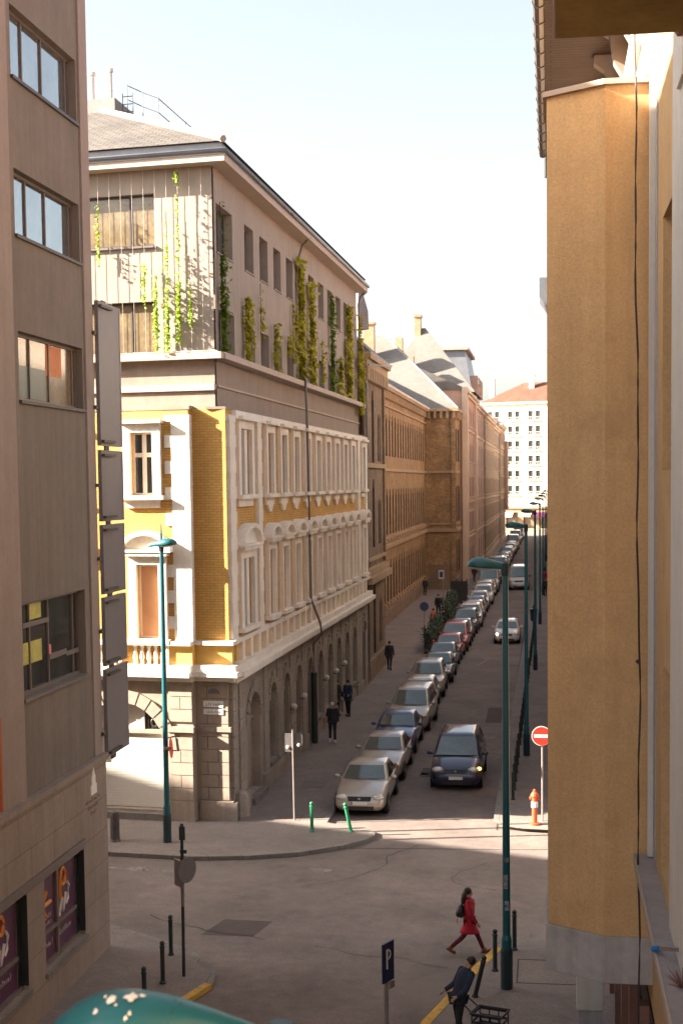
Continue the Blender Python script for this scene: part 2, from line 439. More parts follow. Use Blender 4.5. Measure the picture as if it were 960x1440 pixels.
def arc(c, r, a0, a1, n=8): return [(c[0] + r*math.cos(R(a0 + (a1-a0)*k/n)), c[1] + r*math.sin(R(a0 + (a1-a0)*k/n))) for k in range(n+1)]
def sidewalk(name, pts, nk, mat='pavement', h=.12):
    """raised pavement; the first nk points run along the kerb"""
    b = MB(); b.add([(x, y, h) for x, y in pts] + [(x, y, -.02) for x, y in pts],
        [list(range(len(pts)))] + [(i, (i+1) % len(pts), len(pts) + (i+1) % len(pts), len(pts) + i) for i in range(len(pts))])
    o = structure(b.build(name, mat))
    k = MB(); line = pts[:nk]; ins = []
    for i, p in enumerate(line):
        q = Vector(line[min(i+1, nk-1)]) - Vector(line[max(i-1, 0)]); q.normalize(); n = Vector((-q.y, q.x))
        ins.append((p[0] + n.x*.18, p[1] + n.y*.18))
    for i in range(nk - 1):
        a, c, d, e = line[i], line[i+1], ins[i+1], ins[i]
        out = [(2*p[0]-(p[0]*.985+q[0]*.015), 2*p[1]-(p[1]*.985+q[1]*.015)) for p, q in ((a, e), (c, d))]
        k.add([(out[0][0], out[0][1], -.02), (out[1][0], out[1][1], -.02), (out[1][0], out[1][1], h+.006), (d[0], d[1], h+.006), (e[0], e[1], h+.006), (out[0][0], out[0][1], h+.006)],
              [(0, 1, 2, 5), (5, 2, 3, 4)])
    structure(k.build('kerb', 'kerb'))
    return o
# pavement of the yellow corner house with its built-out tip, then along the parked row (kerb runs so the pavement lies on its left)
kp = [(-7.15, 300), (-7.15, 45.6), (-6.6, 45.25), (-5.85, 45.0), (-5.5, 44.6), (-5.42, 44.1), (-5.6, 43.5), (-6.2, 42.7), (-7.4, 41.75), (-8.8, 41.2), (-10.4, 40.95), (-14, 41.35), (-60, 45.9)]
kp = kp[::-1]
sidewalk('pavement_corner', kp + [(-13.2, 300), (-13.2, 47.2), (-60, 51.5)], len(kp))
kp = [(-.95, 0), (-3.3, 0), (-3.3, 24), (-2.6, 28.7), (-1.75, 32.1), (-1.35, 33.5), (-1.0, 34.25), (-.4, 34.7), (.6, 34.95), (40, 36.0)]
kp = kp[1:][::-1]
sidewalk('pavement_near', kp + [(40, 0)], len(kp))
kp = [(40, 45.0), (.2, 45.35), (-.9, 45.5), (-1.45, 45.75), (-1.68, 46.3), (-1.7, 47.5), (-1.75, 300)]
sidewalk('pavement_far_side', kp + [(40, 300)], len(kp))
kp = [(-8.3, 0), (-8.1, 28.0), (-7.62, 29.4), (-7.32, 30.4), (-7.45, 31.2), (-8.2, 32.4), (-9.0, 33.1), (-10.6, 34.2), (-12.5, 35.0), (-60, 39.3)]
sidewalk('pavement_office', kp + [(-60, 33), (-12, 0)], len(kp))
# painted and worn marks
def mark(name, mat, *polys):
    b = MB()
    for p in polys: b.poly(*[(x, y, .009) for x, y in p])
    return structure(b.build(name, mat))
mark('worn_arrow', 'paint_worn', [(-12.4, 39.9), (-11.6, 40.2), (-11.5, 39.55)], [(-11.6, 39.95), (-10.2, 39.75), (-10.2, 39.62), (-11.6, 39.75)], [(-13.3, 40.15), (-12.4, 40.0), (-12.4, 39.85), (-13.3, 40.0)])
mark('worn_street_arrow', 'paint_worn', [(-4.5, 86.6), (-4.35, 86.6), (-3.7, 90.5), (-3.85, 90.5)])
mark('worn_stop_line', 'paint_worn', [(-5.2, 54.0), (-4.6, 54.0), (-4.6, 54.35), (-5.2, 54.35)], [(-2.9, 62), (-2.3, 62), (-2.2, 62.4), (-2.9, 62.5)])
mark('crosswalk_remains', 'paint_worn', [(-6.9, 40.5), (-6.2, 40.4), (-6.2, 40.1), (-6.7, 40.2)])
mark('asphalt_patch', 'asphalt_patch', [(-8.5, 34.1), (-7.2, 34.1), (-6.95, 35.35), (-8.2, 35.4)])
def crack(seed, x, y, a, n, wd=.02):
    rnd = random.Random(seed); pts = [(x, y)]
    for k in range(n):
        a += rnd.uniform(-.55, .55); s_ = rnd.uniform(.25, .6); x += s_*math.cos(a); y += s_*math.sin(a); pts.append((x, y))
    out = []
    for i, (p, q) in enumerate(zip(pts, pts[1:])):
        d = (Vector(q) - Vector(p)).normalized(); w0 = wd*rnd.uniform(.5, 1.2); nx, ny = -d.y*w0, d.x*w0
        out.append([(p[0]-nx, p[1]-ny), (q[0]-nx, q[1]-ny), (q[0]+nx, q[1]+ny), (p[0]+nx, p[1]+ny)])
    return out
mark('asphalt_crack', 'asphalt_seam', *(crack(1, -10.2, 35.6, -.4, 9) + crack(2, -6.8, 38.5, .3, 14, .016) + crack(4, -5.6, 33.5, .1, 9, .014) + crack(5, -4.9, 56, 1.6, 22, .016) + crack(6, -2.6, 60, 1.5, 26, .014) + crack(7, -1.5, 38.7, 2.8, 10, .016)))
mark('tyre_mark', 'asphalt_patch', *[[(x-.0, y), (x+.22, y), (x+.25, y+6), (x+.03, y+6)] for x, y in ()], [(-4.9, 53.6), (-4.2, 53.6), (-4.15, 55.4), (-4.9, 55.3)], [(-3.0, 66), (-2.3, 66), (-2.3, 70.5), (-3.05, 70.5)])
mark('asphalt_seam', 'asphalt_seam', [(-6.0, 42.80), (-1.0, 43.1), (1.5, 43.4), (1.5, 43.46), (-1.0, 43.16), (-6.0, 42.87)], [(-1.75, 45.5), (-1.7, 45.5), (-2.0, 110), (-2.05, 110)])
def strip_on_kerb(name, mat, line, h=.131, wd=.2):
    b = MB()
    for (a, c) in zip(line, line[1:]):
        q = (Vector(c) - Vector(a)).normalized(); n = Vector((-q.y, q.x)) * wd
        b.poly((a[0], a[1], h), (c[0], c[1], h), (c[0]+n.x, c[1]+n.y, h), (a[0]+n.x, a[1]+n.y, h))
        b.poly((a[0]-n.x*.06, a[1]-n.y*.06, .02), (c[0]-n.x*.06, c[1]-n.y*.06, .02), (c[0]-n.x*.06, c[1]-n.y*.06, h), (a[0]-n.x*.06, a[1]-n.y*.06, h))
    return structure(b.build(name, mat))
strip_on_kerb('kerb_paint', 'paint_yellow', [(-1.33, 33.55), (-1.75, 32.1), (-2.6, 28.7), (-2.95, 26.5)][::1], wd=.2)
strip_on_kerb('kerb_paint', 'paint_yellow', [(-7.34, 30.35), (-7.64, 29.35)][::-1], wd=.18)
b = MB(); x0, x1, y0, y1 = -.78, .55, 31.15, 32.75; t = .03
for q in ((x0, x1, y0, y0+t), (x0, x1, y1-t, y1), (x0, x0+t, y0+t, y1-t), (x1-t, x1, y0+t, y1-t)): b.box(q[0], q[1], q[2], q[3], .118, .125)
structure(b.build('pavement_hatch', 'asphalt_seam'))
b = MB(); b.box(-8.95, -8.1, 50.8, 52.0, .11, .124); structure(b.build('pavement_patch', 'pavement_slab'))
b = MB(); b.box(-8.9, -8.05, 45.75, 46.7, .11, .124); structure(b.build('pavement_cover', 'pavement_slab'))

# ------------------------------------------------------------------ office block on the near left
ob = thing('office_building', 'tall brown rendered office block with stone base and purple shop posters, at the left edge', 'building', (-10.45, 32.7, 0))
OF = Frame((-10.45, 32.7, 0), (0, -1, 0), (1, 0, 0))      # u runs from the corner towards the camera
HT = 22.0
wins = [(.72, 4.72, 19.05, 20.42), (.72, 4.72, 15.98, 17.26), (.72, 4.72, 12.72, 14.08), (.95, 4.95, 6.75, 8.66)]
more = []
for k in range(1, 4):
    for a, b_, c, d in wins: more.append((a + 6.2*k, b_ + 6.2*k, c, d))
b = MB(OF); wall(b, .62, 32.7, 4.75, HT, wins + more, depth=.32)
b.poly((32.7, 0, 0), (32.7, -60, 0), (32.7, -60, HT), (32.7, 0, HT))
b.build('wall', 'office_render', ob)
b = MB(OF); b.box(0, .56, -.3, .035, 4.75, HT); b.box(4.98, 6.68, -.1, .02, 4.75, HT); b.build('corner_strip', 'office_strip', ob)
b = MB(OF); b.box(.56, .62, -.2, -.02, 4.75, HT); b.build('shadow_gap', 'dark_brown_metal', ob)
# stone base with its shop windows
shop = [(1.75, 4.35, .95, 2.95), (5.35, 8.0, .95, 2.95), (9.2, 12, .95, 2.95), (13.2, 16, .95, 2.95)]
b = MB(OF); wall(b, 0, 32.7, 0, 4.62, shop, depth=.2, d=.1); b.box(-.02, 32.7, -.2, .17, 4.62, 4.75); b.poly((0, .1, 0), (0, -.35, 0), (0, -.35, 4.62), (0, .1, 4.62))
b.build('stone_base', 'office_stone', ob)
b = MB(OF); b.box(1.75, 16, -.2, .16, 2.96, 3.14); b.build('awning_box', 'window_metal', ob)
CFd = 1.6
CF = Frame((-10.45, 32.7, 0), (-math.cos(R(CFd)), math.sin(R(CFd)), 0), (math.sin(R(CFd)), math.cos(R(CFd)), 0))
b = MB(CF); wall(b, .001, 30, 0, HT, [(3+4*k, 5.4+4*k, z, z+1.5) for k in range(6) for z in (6.8, 9.9, 12.9, 16, 19.1)], depth=.3, d=-.002); b.build('side_wall', 'office_render', ob)
b = MB(CF); b.box(0, 30, -33, -.003, HT-.3, HT - .01); b.build('roof', 'zinc', ob)
win_proto('office', 4.0, 1.3, 'window_metal', 'glass_sky', .06, (.06, .44, .73), ())
win_proto('office_low', 4.0, 1.9, 'window_metal', 'glass_dark', .07, (.1, .5, .78), ())
for i, (a, b_, c, d) in enumerate(wins + more):
    key = 'office_low' if d < 9 else 'office'
    o = put_window(ob, OF, key, (a + b_)/2, c, -.16, pane=False); o.scale.z = (d - c) / (1.9 if d < 9 else 1.3)
    g = MB(OF)
    g.poly((a + .02, -.2, c + .02), (b_ - .02, -.2, c + .02), (b_ - .02, -.2, d - .02), (a + .02, -.2, d - .02))
    mt = 'glass_dark' if d < 9 else ('glass_warm' if (d < 15 and i < 4) else 'glass_sky')
    pn = g.build('pane', mt, ob)
    s = MB(OF); s.box(a - .05, b_ + .03, -.15, .06, c - .07, c - .005); s.build('sill', 'dark_brown_metal' if d > 9 else 'window_metal', ob)
# transoms and yellow panels painted on the low pane for the lit interior
b = MB(OF); b.box(1.0, 1.85, -.18, -.145, 7.25, 7.35); b.box(1.85, 2.95, -.18, -.145, 7.3, 7.42); b.box(2.95, 4.5, -.18, -.145, 8.12, 8.22); b.build('transom', 'window_metal', ob)
b = MB(OF); b.box(3.3, 4.1, -.196, -.193, 8.25, 8.58); b.box(3.3, 4.85, -.196, -.193, 7.35, 7.8); b.build('painted_lit_interior', mk('lit_interior_yellow', (.48, .46, .09), .5, .3, 2), ob)
b = MB(OF); b.box(2.82, 2.96, -.19, -.16, 7.42, 7.62); b.build('sticker', mk('sticker_pink', (.7, .2, .2), .5, .05), ob)
b = MB(OF); b.box(1.6, 2.6, -.196, -.193, 13.35, 14.0); b.build('window_blind', mk('blind_orange', (.62, .22, .07), .6, .15, 3), ob)
b = MB(OF); b.box(2.6, 4.3, -.1965, -.1935, 12.8, 13.45); b.build('window_shelf', mk('teal_shade', (.05, .09, .09), .3, .2, 2), ob)
# shop posters behind the glass
rnd = random.Random(3)
for i, (a, b_, c, d) in enumerate(shop):
    f = MB(OF); f.box(a, b_, -.09, -.01, c, c+.08); f.box(a, b_, -.09, -.01, d-.08, d); f.box(a, a+.22, -.1, -.05, c+.08, d-.08)
    m_ = (a + .32 + b_) / 2; f.box(m_-.05, m_+.05, -.09, -.02, c+.08, d-.08); f.box(a+.22, m_-.05, -.09, -.025, c+.66, c+.74); f.box(m_+.05, b_, -.09, -.025, c+.66, c+.74)
    f.build('shop_window', 'window_metal', ob)
    blk = MB(OF); blk.box(a+.002, a+.22, -.049, -.044, c+.08, d-.08); blk.box(a+.003, a+.01, -.04, .095, c+.08, d-.08); blk.build('shop_glass', 'glass_dark', ob)
    s_ = MB(OF); s_.box(a-.05, b_+.05, -.2, .16, c-.1, c-.01); s_.build('shop_sill', 'kerb', ob)
    p = MB(OF); p.box(a+.22, b_, -.085, -.075, c+.08, d-.08); po = p.build('poster', 'poster_purple', ob)
    q = MB(OF)                                                     # orange arrow and loop
    q.tube([(m_+.85, -.070, d-.72), (m_+.35, -.070, d-.72)], .05, 5); q.tube([(m_+.62, -.070, d-.45), (m_+.9, -.070, d-.72), (m_+.62, -.070, d-.99)], .05, 5)
    q.build('poster_arrow', 'poster_orange', po); q = MB(OF)
    q.tube([(m_-.45+.16*math.cos(t/2), -.070, d-.4+.18*math.sin(t/2)) for t in range(13)], .045, 5); q.tube([(m_-.28, -.070, d-.35), (m_-.28, -.070, d-.85)], .045, 5)
    q.build('poster_letter', 'poster_orange', po)
    q = MB(OF)                                                     # white emblem and lines of small lettering
    q.tube([(m_-.15, -.069, c+.8), (m_-.35, -.069, c+1.15), (m_-.4, -.069, c+.85), (m_-.62, -.069, c+1.2)], .045, 5)
    q.tube([(m_-.62, -.069, c+.95), (m_-.75, -.069, c+1.05), (m_-.82, -.069, c+1.3), (m_-.7, -.069, c+1.42)], .04, 5)
    for zz, h in ((c+.95, .1), (c+.82, .08)): scribble(q, m_+.3, m_+.95, zz, h, -.074, rnd)
    scribble(q, m_+.25, m_+.95, c+.35, .12, -.074, rnd); scribble(q, m_-.95, m_-.2, c+.38, .12, -.074, rnd)
    q.build('poster_lettering', 'poster_white', po)
# white crest over three dark lines on the corner of the base
b = MB(OF); z0 = 3.98; uc = 1.0
b.box(uc-.2, uc+.2, .101, .125, z0, z0+.22); b.box(uc-.13, uc+.13, .101, .122, z0+.22, z0+.42); b.prism([(uc-.1, z0+.42), (uc+.1, z0+.42), (uc, z0+.68)], .101, .119, 1)
b.build('crest', 'sign_white', ob)
b = MB(OF)
for k, wd in enumerate((.5, .36, .22)): scribble(b, uc-wd+.05, uc+wd+.05, z0-.16-.15*k, .1, .101, rnd)
b.build('wall_lettering', 'dark_brown_metal', ob)
b = MB(OF); b.box(6.36, 6.46, .021, .07, 4.8, 6.6); b.build('orange_banner_edge', mk('banner_orange', (.4, .1, .03), .7, .1), ob)

# unseen house added behind the office, its front angled to shade the crossing
nb = thing('street_house', 'unseen rendered house behind the office block, added to shade the crossing', 'house', (-43, 32.9, 0))
NF = Frame((-40.6, 31.95, 0), (-.925, .38, 0), (.38, .925, 0))
b = MB(NF); wall(b, 0, 34, 0, 22, [(1.5+3*k, 2.8+3*k, z, z+2.1) for k in range(11) for z in (5.6, 9.6, 13.6, 17.4)], depth=.3)
b.poly((0, 0, 0), (0, -14, 0), (0, -14, 22), (0, 0, 22)); b.poly((34, 0, 0), (34, -14, 0), (34, -14, 22), (34, 0, 22)); b.poly((0, -14, 0), (34, -14, 0), (34, -14, 22), (0, -14, 22)); b.build('wall', 'pale_render', nb)
b = MB(NF); b.box(0, 34, -14, .3, 22, 22.2); b.build('roof', 'zinc', nb)
# tall sign of stacked grey panels fixed to the corner
bs = thing('blade_sign', 'tall grey sign of five stacked metal panels, fixed to the brown office block corner', 'sign', (-10.33, 32.75, 4.6))
zs = [4.62, 6.72, 8.42, 10.02, 11.78, 15.3]
zb = [(4.62, 6.69), (6.77, 8.38), (8.46, 10.08), (10.16, 11.82), (11.92, 15.25)]
for a, c in zb:
    b = MB(); b.box(-10.40, -10.31, 32.78, 34.42, a, c); o = b.build('panel', 'sign_grey', bs)
    b = MB(); b.box(-10.41, -10.30, 34.42, 34.47, a, c); b.build('edge_strip', 'sign_edge', bs)
    for zz in (a + .1, c - .12):
        b = MB(); b.box(-10.305, -10.23, 32.8, 33.7, zz - .03, zz + .03); b.build('bracket', 'dark_brown_metal', bs)
b = MB(); b.box(-10.38, -10.34, 33.2, 33.5, 4.5, 15.3); b.build('post', 'dark_brown_metal', bs)
for zz in (5.2, 7.6, 9.3, 11, 12.8, 14.5):
    b = MB(); b.box(-10.5, -10.34, 32.6, 33.3, zz-.04, zz+.04); b.build('wall_arm', 'dark_brown_metal', bs)
# ------------------------------------------------------------------ yellow corner house with the modern storeys on top
CB = Vector((-10.25, 45.6, 0)); CE = Vector((-9.85, 77.6, 0)); GU = (CE - CB).normalized(); LEN = (CE - CB).length
GN = Vector((GU.y, -GU.x, 0))
G = Frame(CB, GU, GN)                                              # street front: u away from the corner
fd = R(7); FU = Vector((-math.cos(fd), math.sin(fd), 0)); FN = Vector((-math.sin(fd), -math.cos(fd), 0))
F = Frame(CB, FU, FN)                                              # cross street front: u to the left
hb = thing('corner_house', 'ornate yellow and white corner house with two plain modern storeys on top', 'house', tuple(CB))
W1 = 15.
rs = MB()
# --- cross street front, recessed corner strip u 0..1.15 then the projecting part (d=.3) from 1.15
RZ = .29
lower = [(2.22, 2.98, 6.05, 8.42), (2.34, 3.1, 10.68, 12.66)]
for k in range(1, 4): lower += [(2.22+3.1*k, 2.98+3.1*k, 6.05, 8.42), (2.34+3.1*k, 3.1+3.1*k, 10.68, 12.66)]
b = MB(F)
wall(b, .0, 1.15, 5.2, 13.4, d=0)
b.poly((1.15, 0, 5.2), (1.15, RZ, 5.2), (1.15, RZ, 13.4), (1.15, 0, 13.4))
wall(b, 1.15, W1, 5.2, 13.4, lower, depth=.22, d=RZ)
b.build('front_brick_wall', 'yellow_brick', hb)
b = MB(F); b.poly((W1, 0, 0), (W1, -LEN, 0), (W1, -LEN, 21.2), (W1, 0, 21.2)); b.build('rear_wall', 'modern_render', hb)
b = MB(G); b.poly((LEN, 0, 0), (LEN, -15, 0), (LEN, -15, 13.4), (LEN, 0, 13.4)); b.poly((LEN-.35, -.34, 13.4), (LEN-.35, -15, 13.4), (LEN-.35, -15, 21.1), (LEN-.35, -.34, 21.1)); b.build('gable_wall', 'modern_render', hb)
wu = [6.5 + 2.55*k for k in range(9)]
up = [(u-.5, u+.5, 10.66, 12.8) for u in wu] + [(1.75, 2.35, 10.66, 12.8), (2.75, 3.35, 10.66, 12.8), (30.1, 31.1, 10.66, 12.8)]
lo = [(u-.5, u+.5, 6.25, 8.6) for u in wu] + [(1.75, 2.35, 6.25, 8.5), (2.75, 3.35, 6.25, 8.5), (30.1, 31.1, 6.25, 8.6)]
b = MB(G); wall(b, .0, LEN, 5.2, 13.4, up + lo, depth=.25, d=0); b.build('street_brick_wall', 'yellow_brick', hb)
# quoins
b = MB(F); z = 5.95; k = 0
while z < 13.2:
    h = min(.415, 13.22 - z); e = 1.95 if k % 2 else 1.72
    b.box(1.10, e, RZ - .2, RZ + .05, z, z + h - .012); z += .415; k += 1
b.box(1.12, 1.7, RZ-.15, RZ+.04, 5.9, 13.2)
b.build('quoin', 'white_stucco', hb)
for (u0, u1, w0) in ((.12, .85, .12), (4.35, 4.95, .1), (28.6, 29.25, .1), (31.3, LEN-.02, .0)):
    b = MB(G); z = 5.95; k = 0
    while z < 13.2:
        h = min(.415, 13.22 - z); e = w0 if k % 2 else 0
        b.box(u0 - e*.4, u1 + e, -.1, .12, z, z + h - .012); z += .415; k += 1
    b.box(u0 + .03, u1 - .03, -.1, .105, 5.9, 13.2)
    b.build('quoin', 'white_stucco', hb)
# window surrounds
def surround(fr, u, w, za, zb, d, apron=True, ped=False, side=.26, proj=.16, name='window_surround'):
    b = MB(fr); a, c = u - w/2, u + w/2
    b.box(a-side, a, d-.02, d+proj, za-.02, zb+.02); b.box(c, c+side, d-.02, d+proj, za-.02, zb+.02)
    b.box(a-side, c+side, d-.02, d+proj, zb+.02, zb+.3)
    b.box(a-side-.08, c+side+.08, d-.02, d+proj+.16, zb+.3, zb+.42)
    b.box(a-side-.1, c+side+.1, d-.02, d+proj+.12, za-.16, za-.02)
    if apron: b.box(a-side+.08, c+side-.08, d-.02, d+proj-.05, za-.42, za-.16)
    if ped:                                                         # curved pediment
        n = 12; rx = w/2 + side + .14; rise = ped
        zc = zb + .46
        arcp = [(u - rx*math.cos(PI*k/n), zc + rise*math.sin(PI*k/n)) for k in range(n+1)]
        b.prism(arcp, d - .02, d + proj + .03, 1) if False else b.add(
            [fr and (p[0], d-.02, p[1]) for p in arcp] + [(p[0], d+proj, p[1]) for p in arcp],
            [list(range(n+1)), [n+1+i for i in range(n+1)]] + [(i, i+1, n+2+i, n+1+i) for i in range(n)] + [(n, 0, n+1, 2*n+1)])
        o2 = [(u - (rx+.1)*math.cos(PI*k/n), zc + (rise+.1)*math.sin(PI*k/n)) for k in range(n+1)]
        i2 = [(u - (rx-.06)*math.cos(PI*k/n), zc + (rise-.05)*math.sin(PI*k/n)) for k in range(n+1)]
        for j in range(n):
            q = [o2[j], o2[j+1], i2[j+1], i2[j]]
            b.add([(x, d, y) for x, y in q] + [(x, d+proj+.2, y) for x, y in q], [(0,1,2,3),(4,5,6,7),(0,1,5,4),(1,2,6,5),(2,3,7,6),(3,0,4,7)])
        b.box(u-rx-.1, u+rx+.1, d-.01, d+proj+.2, zb+.42, zb+.5)
    return b.build(name, 'white_stucco', hb)
win_proto('case', .76, 2.0, 'white_frame', 'glass_dark', .06, (.5,), (.64,), bars=.14)
win_proto('case_lo', .76, 2.37, 'white_frame', 'shutter_tan', .05)
win_proto('street_up', 1.0, 2.14, 'white_frame', 'glass_sky', .07, (.5,), (.68,), bars=.09)
win_proto('street_lo', 1.0, 2.35, 'white_frame', 'shutter_white', .05, (), (.84,), bars=.06)
win_proto('street_pair', .6, 2.14, 'white_frame', 'glass_dark', .05, (), (.68,), bars=.06)
for i, (a, c, za, zb_) in enumerate(lower):
    u = (a + c)/2
    put_window(hb, F, 'case' if za > 9 else 'case_lo', u, za, RZ - .13)
    surround(F, u, c - a, za, zb_, RZ, apron=za > 9, ped=0 if za > 9 else .55, side=.28)
for (a, c, za, zb_) in up + lo:
    u = (a+c)/2; pair = c - a < .8
    key = 'street_pair' if pair else ('street_up' if za > 9 else 'street_lo')
    o = put_window(hb, G, key, u, za, -.14)
    if pair and za < 9: o.scale.z = 2.25/2.14
for u in wu + [30.6]:
    surround(G, u, 1.0, 10.66, 12.8, 0, proj=.15)
    surround(G, u, 1.0, 6.25, 8.6, 0, apron=False, ped=.42, proj=.16, side=.24)
surround(G, 2.55, 1.65, 10.66, 12.8, 0, proj=.13, side=.35); surround(G, 2.55, 1.65, 6.25, 8.5, 0, apron=False, ped=.62, proj=.15, side=.4)
b = MB(G)
for za, zt in ((10.66, 12.8), (6.25, 8.5)): b = MB(G); b.box(2.35, 2.75, -.2, .09, za, zt); b.build('window_mullion', 'white_stucco', hb)
for u in wu:                                                       # bracket under each upper window
    b = MB(G); b.prism([(u-.5, 10.24), (u+.5, 10.24), (u+.18, 9.98), (u-.18, 9.98)], -.01, .10, 1); b.build('apron_bracket', 'white_stucco', hb)
b = MB(G); b.box(5.0, 28.55, -.02, .07, 8.98, 9.1); b.box(.9, LEN, -.02, .14, 13.12, 13.38); b.build('string_course', 'white_stucco', hb)
# balustrade storey
b = MB(G); wall(b, .0, LEN, 5.18, 5.2); b.box(.02, LEN, -.15, .22, 5.84, 5.98); b.box(.0, LEN, -.2, .5, 4.78, 4.98); b.box(-.0, LEN, -.2, .34, 4.98, 5.2); b.box(0, LEN, -.2, .26, 4.6, 4.78)
b.build('base_cornice', 'white_stucco', hb)
u = 1.1
while u < LEN - .5:
    b = MB(G); b.box(u, u + .38, -.1, .2, 5.2, 5.84); b.build('balustrade_panel', 'white_stucco', hb); u += 1.275
b = MB(G); b.box(.9, LEN-.3, -.1, .03, 5.2, 5.84); b.build('parapet', 'yellow_plaster', hb)
b = MB(F)
b.box(-.22, 1.12, -.2, .24, 5.84, 5.97); b.box(1.12, W1, -.2, RZ+.26, 5.84, 5.97)
b.box(-.4, 1.12, -.2, .42, 4.83, 5.0); b.box(1.12, W1, -.2, RZ+.42, 4.83, 5.0); b.box(-.3, 1.12, -.2, .3, 5.0, 5.2); b.box(1.12, W1, -.2, RZ+.3, 5.0, 5.2); b.box(-.2, 1.1, -.2, .16, 4.66, 4.83); b.box(1.12, W1, -.2, RZ+.16, 4.66, 4.83)
b.box(1.9, 2.0, RZ-.2, RZ+.18, 5.2, 5.84)
b.build('base_cornice', 'white_stucco', hb)
b = MB(F); b.box(1.12, 1.9, -.1, RZ+.1, 5.2, 5.84); b.box(-.12, 1.1, -.1, .08, 5.2, 5.84); b.build('parapet', 'yellow_plaster', hb)
for k in range(14):
    b = MB(F); u = 2.14 + .235*k + (0 if k < 5 else .3)
    b.lathe([(.05, 5.2), (.07, 5.24), (.05, 5.3), (.085, 5.42), (.05, 5.62), (.045, 5.72), (.075, 5.78), (.07, 5.84)], (u, RZ + .08, 0), 10); b.build('baluster', 'white_stucco', hb, smooth=True)
# band between old and new, set a little back, cap ledge
SB = .33
b = MB(G); wall(b, SB, LEN - .1, 13.38, 14.95, d=-SB); b.box(0, LEN, -SB-.3, .02, 13.38, 13.46)
b.build('band_street', 'band_render', hb)
b = MB(F); wall(b, SB, W1, 13.38, 14.95, d=-.02); b.box(1.1, W1, -.1, RZ+.02, 13.38, 13.5); b.build('band_front', 'band_render', hb)
b = MB(G); b.box(SB, LEN-.1, -SB-.1, -SB+.06, 14.1, 14.16); b.build('band_strip', 'eave_paint', hb)
b = MB(F); b.box(SB, W1, -.1, .07, 13.98, 14.18); b.build('band_strip', 'eave_paint', hb)
b = MB(G); b.box(-.02, LEN+.15, -SB-.2, .06, 14.96, 15.16); b.build('ledge_street', 'eave_paint', hb)
b = MB(F); b.box(.0, W1, -.2, .3, 14.96, 15.16); b.build('ledge_front', 'eave_paint', hb)
b = MB(F); b.box(.15, W1, .05, .2, 15.161, 15.2)
for k in range(60): 
    u = random.uniform(.2, 5); b.box(u, u+random.uniform(.05, .3), .06, .22, 15.2, 15.23)
b.build('ledge_gravel', 'white_stucco', hb)
# modern storeys
mo = [(.62, 2.85, 18.42, 19.95), (.75, 2.95, 15.3, 16.62)]
for k in range(10):
    u = 5.45 + 2.5*k; mo += [(u-.72, u+.72, 18.42, 19.98), (u-.72, u+.72, 15.3, 16.5)]
TOP = 21.0
b = MB(G); wall(b, SB, LEN-.35, 15.16, TOP, mo, depth=.4, d=-SB); b.build('modern_street_wall', 'modern_render', hb)
mf = [(2.28, 6.4, 18.62, 20.26), (2.3, 6.4, 15.22, 16.86), (8.5, 12.5, 18.62, 20.26), (8.5, 12.5, 15.22, 16.86)]
b = MB(F); wall(b, SB+.002, W1, 15.16, TOP, mf, depth=.3, d=-.03); b.build('modern_front_wall', 'modern_render', hb)
win_proto('mod', 1.44, 1.56, 'dark_brown_metal', 'glass_dark', .05)
win_proto('mod_wide', 2.2, 1.5, 'dark_brown_metal', 'glass_sky', .06, (.36,))
win_proto('mod_front', 4.1, 1.64, 'dark_brown_metal', 'glass_warm', .07, (.22, .72), ())
for (a, c, za, zb_) in mo:
    wide = c - a > 2
    o = put_window(hb, G, 'mod_wide' if wide else 'mod', (a+c)/2, za, -SB-.28)
    o.scale.z = (zb_-za)/(1.5 if wide else 1.56)
    b = MB(G); b.box(a-.04, c+.04, -SB-.3, -SB+.04, za-.05, za-.004); b.build('sill', 'window_metal', hb)
for (a, c, za, zb_) in mf:
    o = put_window(hb, F, 'mod_front', (a+c)/2, za, -.2); o.scale.x = (c-a)/4.1
    b = MB(F); b.box(a-.04, c+.04, -.2, .06, za-.07, za-.006); b.build('sill', 'window_metal', hb)
# eaves, gutter, roof
OV = .52
def P3(u, v, z): return CB + GU*u + FU*v + Vector((0, 0, z))         # u along the street, v to the left
b = MB(); u0, v0 = -OV+.05, -OV+SB
b.add([P3(-.55, -.25, TOP), P3(LEN-.1, -.25, TOP), P3(LEN-.1, .6, TOP), P3(.25, .6, TOP), P3(.25, W1, TOP), P3(-.55, W1, TOP)] +
      [P3(-.55, -.25, TOP+.22), P3(LEN-.1, -.25, TOP+.22), P3(LEN-.1, .6, TOP+.22), P3(.25, .6, TOP+.22), P3(.25, W1, TOP+.22), P3(-.55, W1, TOP+.22)],
      [(0,1,2,3),(0,3,4,5),(6,7,8,9),(6,9,10,11),(0,1,7,6),(1,2,8,7),(4,5,11,10),(5,0,6,11),(2,3,9,8),(3,4,10,9)])
b.build('eave', 'eave_paint', hb)
b = MB(); g = [P3(LEN-.1, -.3, TOP+.3), P3(-.6, -.3, TOP+.3), P3(-.6, W1, TOP+.3)]; b.tube(g, .085, 8); b.build('gutter', 'zinc', hb, smooth=True)
b = MB(); b.add([P3(-.3, -.1, TOP+.22), P3(LEN-.2, -.1, TOP+.22), P3(LEN-.2, 1, TOP+.22), P3(.8, 1, TOP+.22), P3(.8, W1, TOP+.22), P3(-.3, W1, TOP+.22)] +
                [P3(-.3, -.1, TOP+.62), P3(LEN-.2, -.1, TOP+.62), P3(LEN-.2, 1, TOP+.62), P3(.8, 1, TOP+.62), P3(.8, W1, TOP+.62), P3(-.3, W1, TOP+.62)],
                [(0,1,7,6),(5,0,6,11),(1,2,8,7),(4,5,11,10),(6,7,8,9),(6,9,10,11)]); b.build('roof_edge', 'zinc', hb)
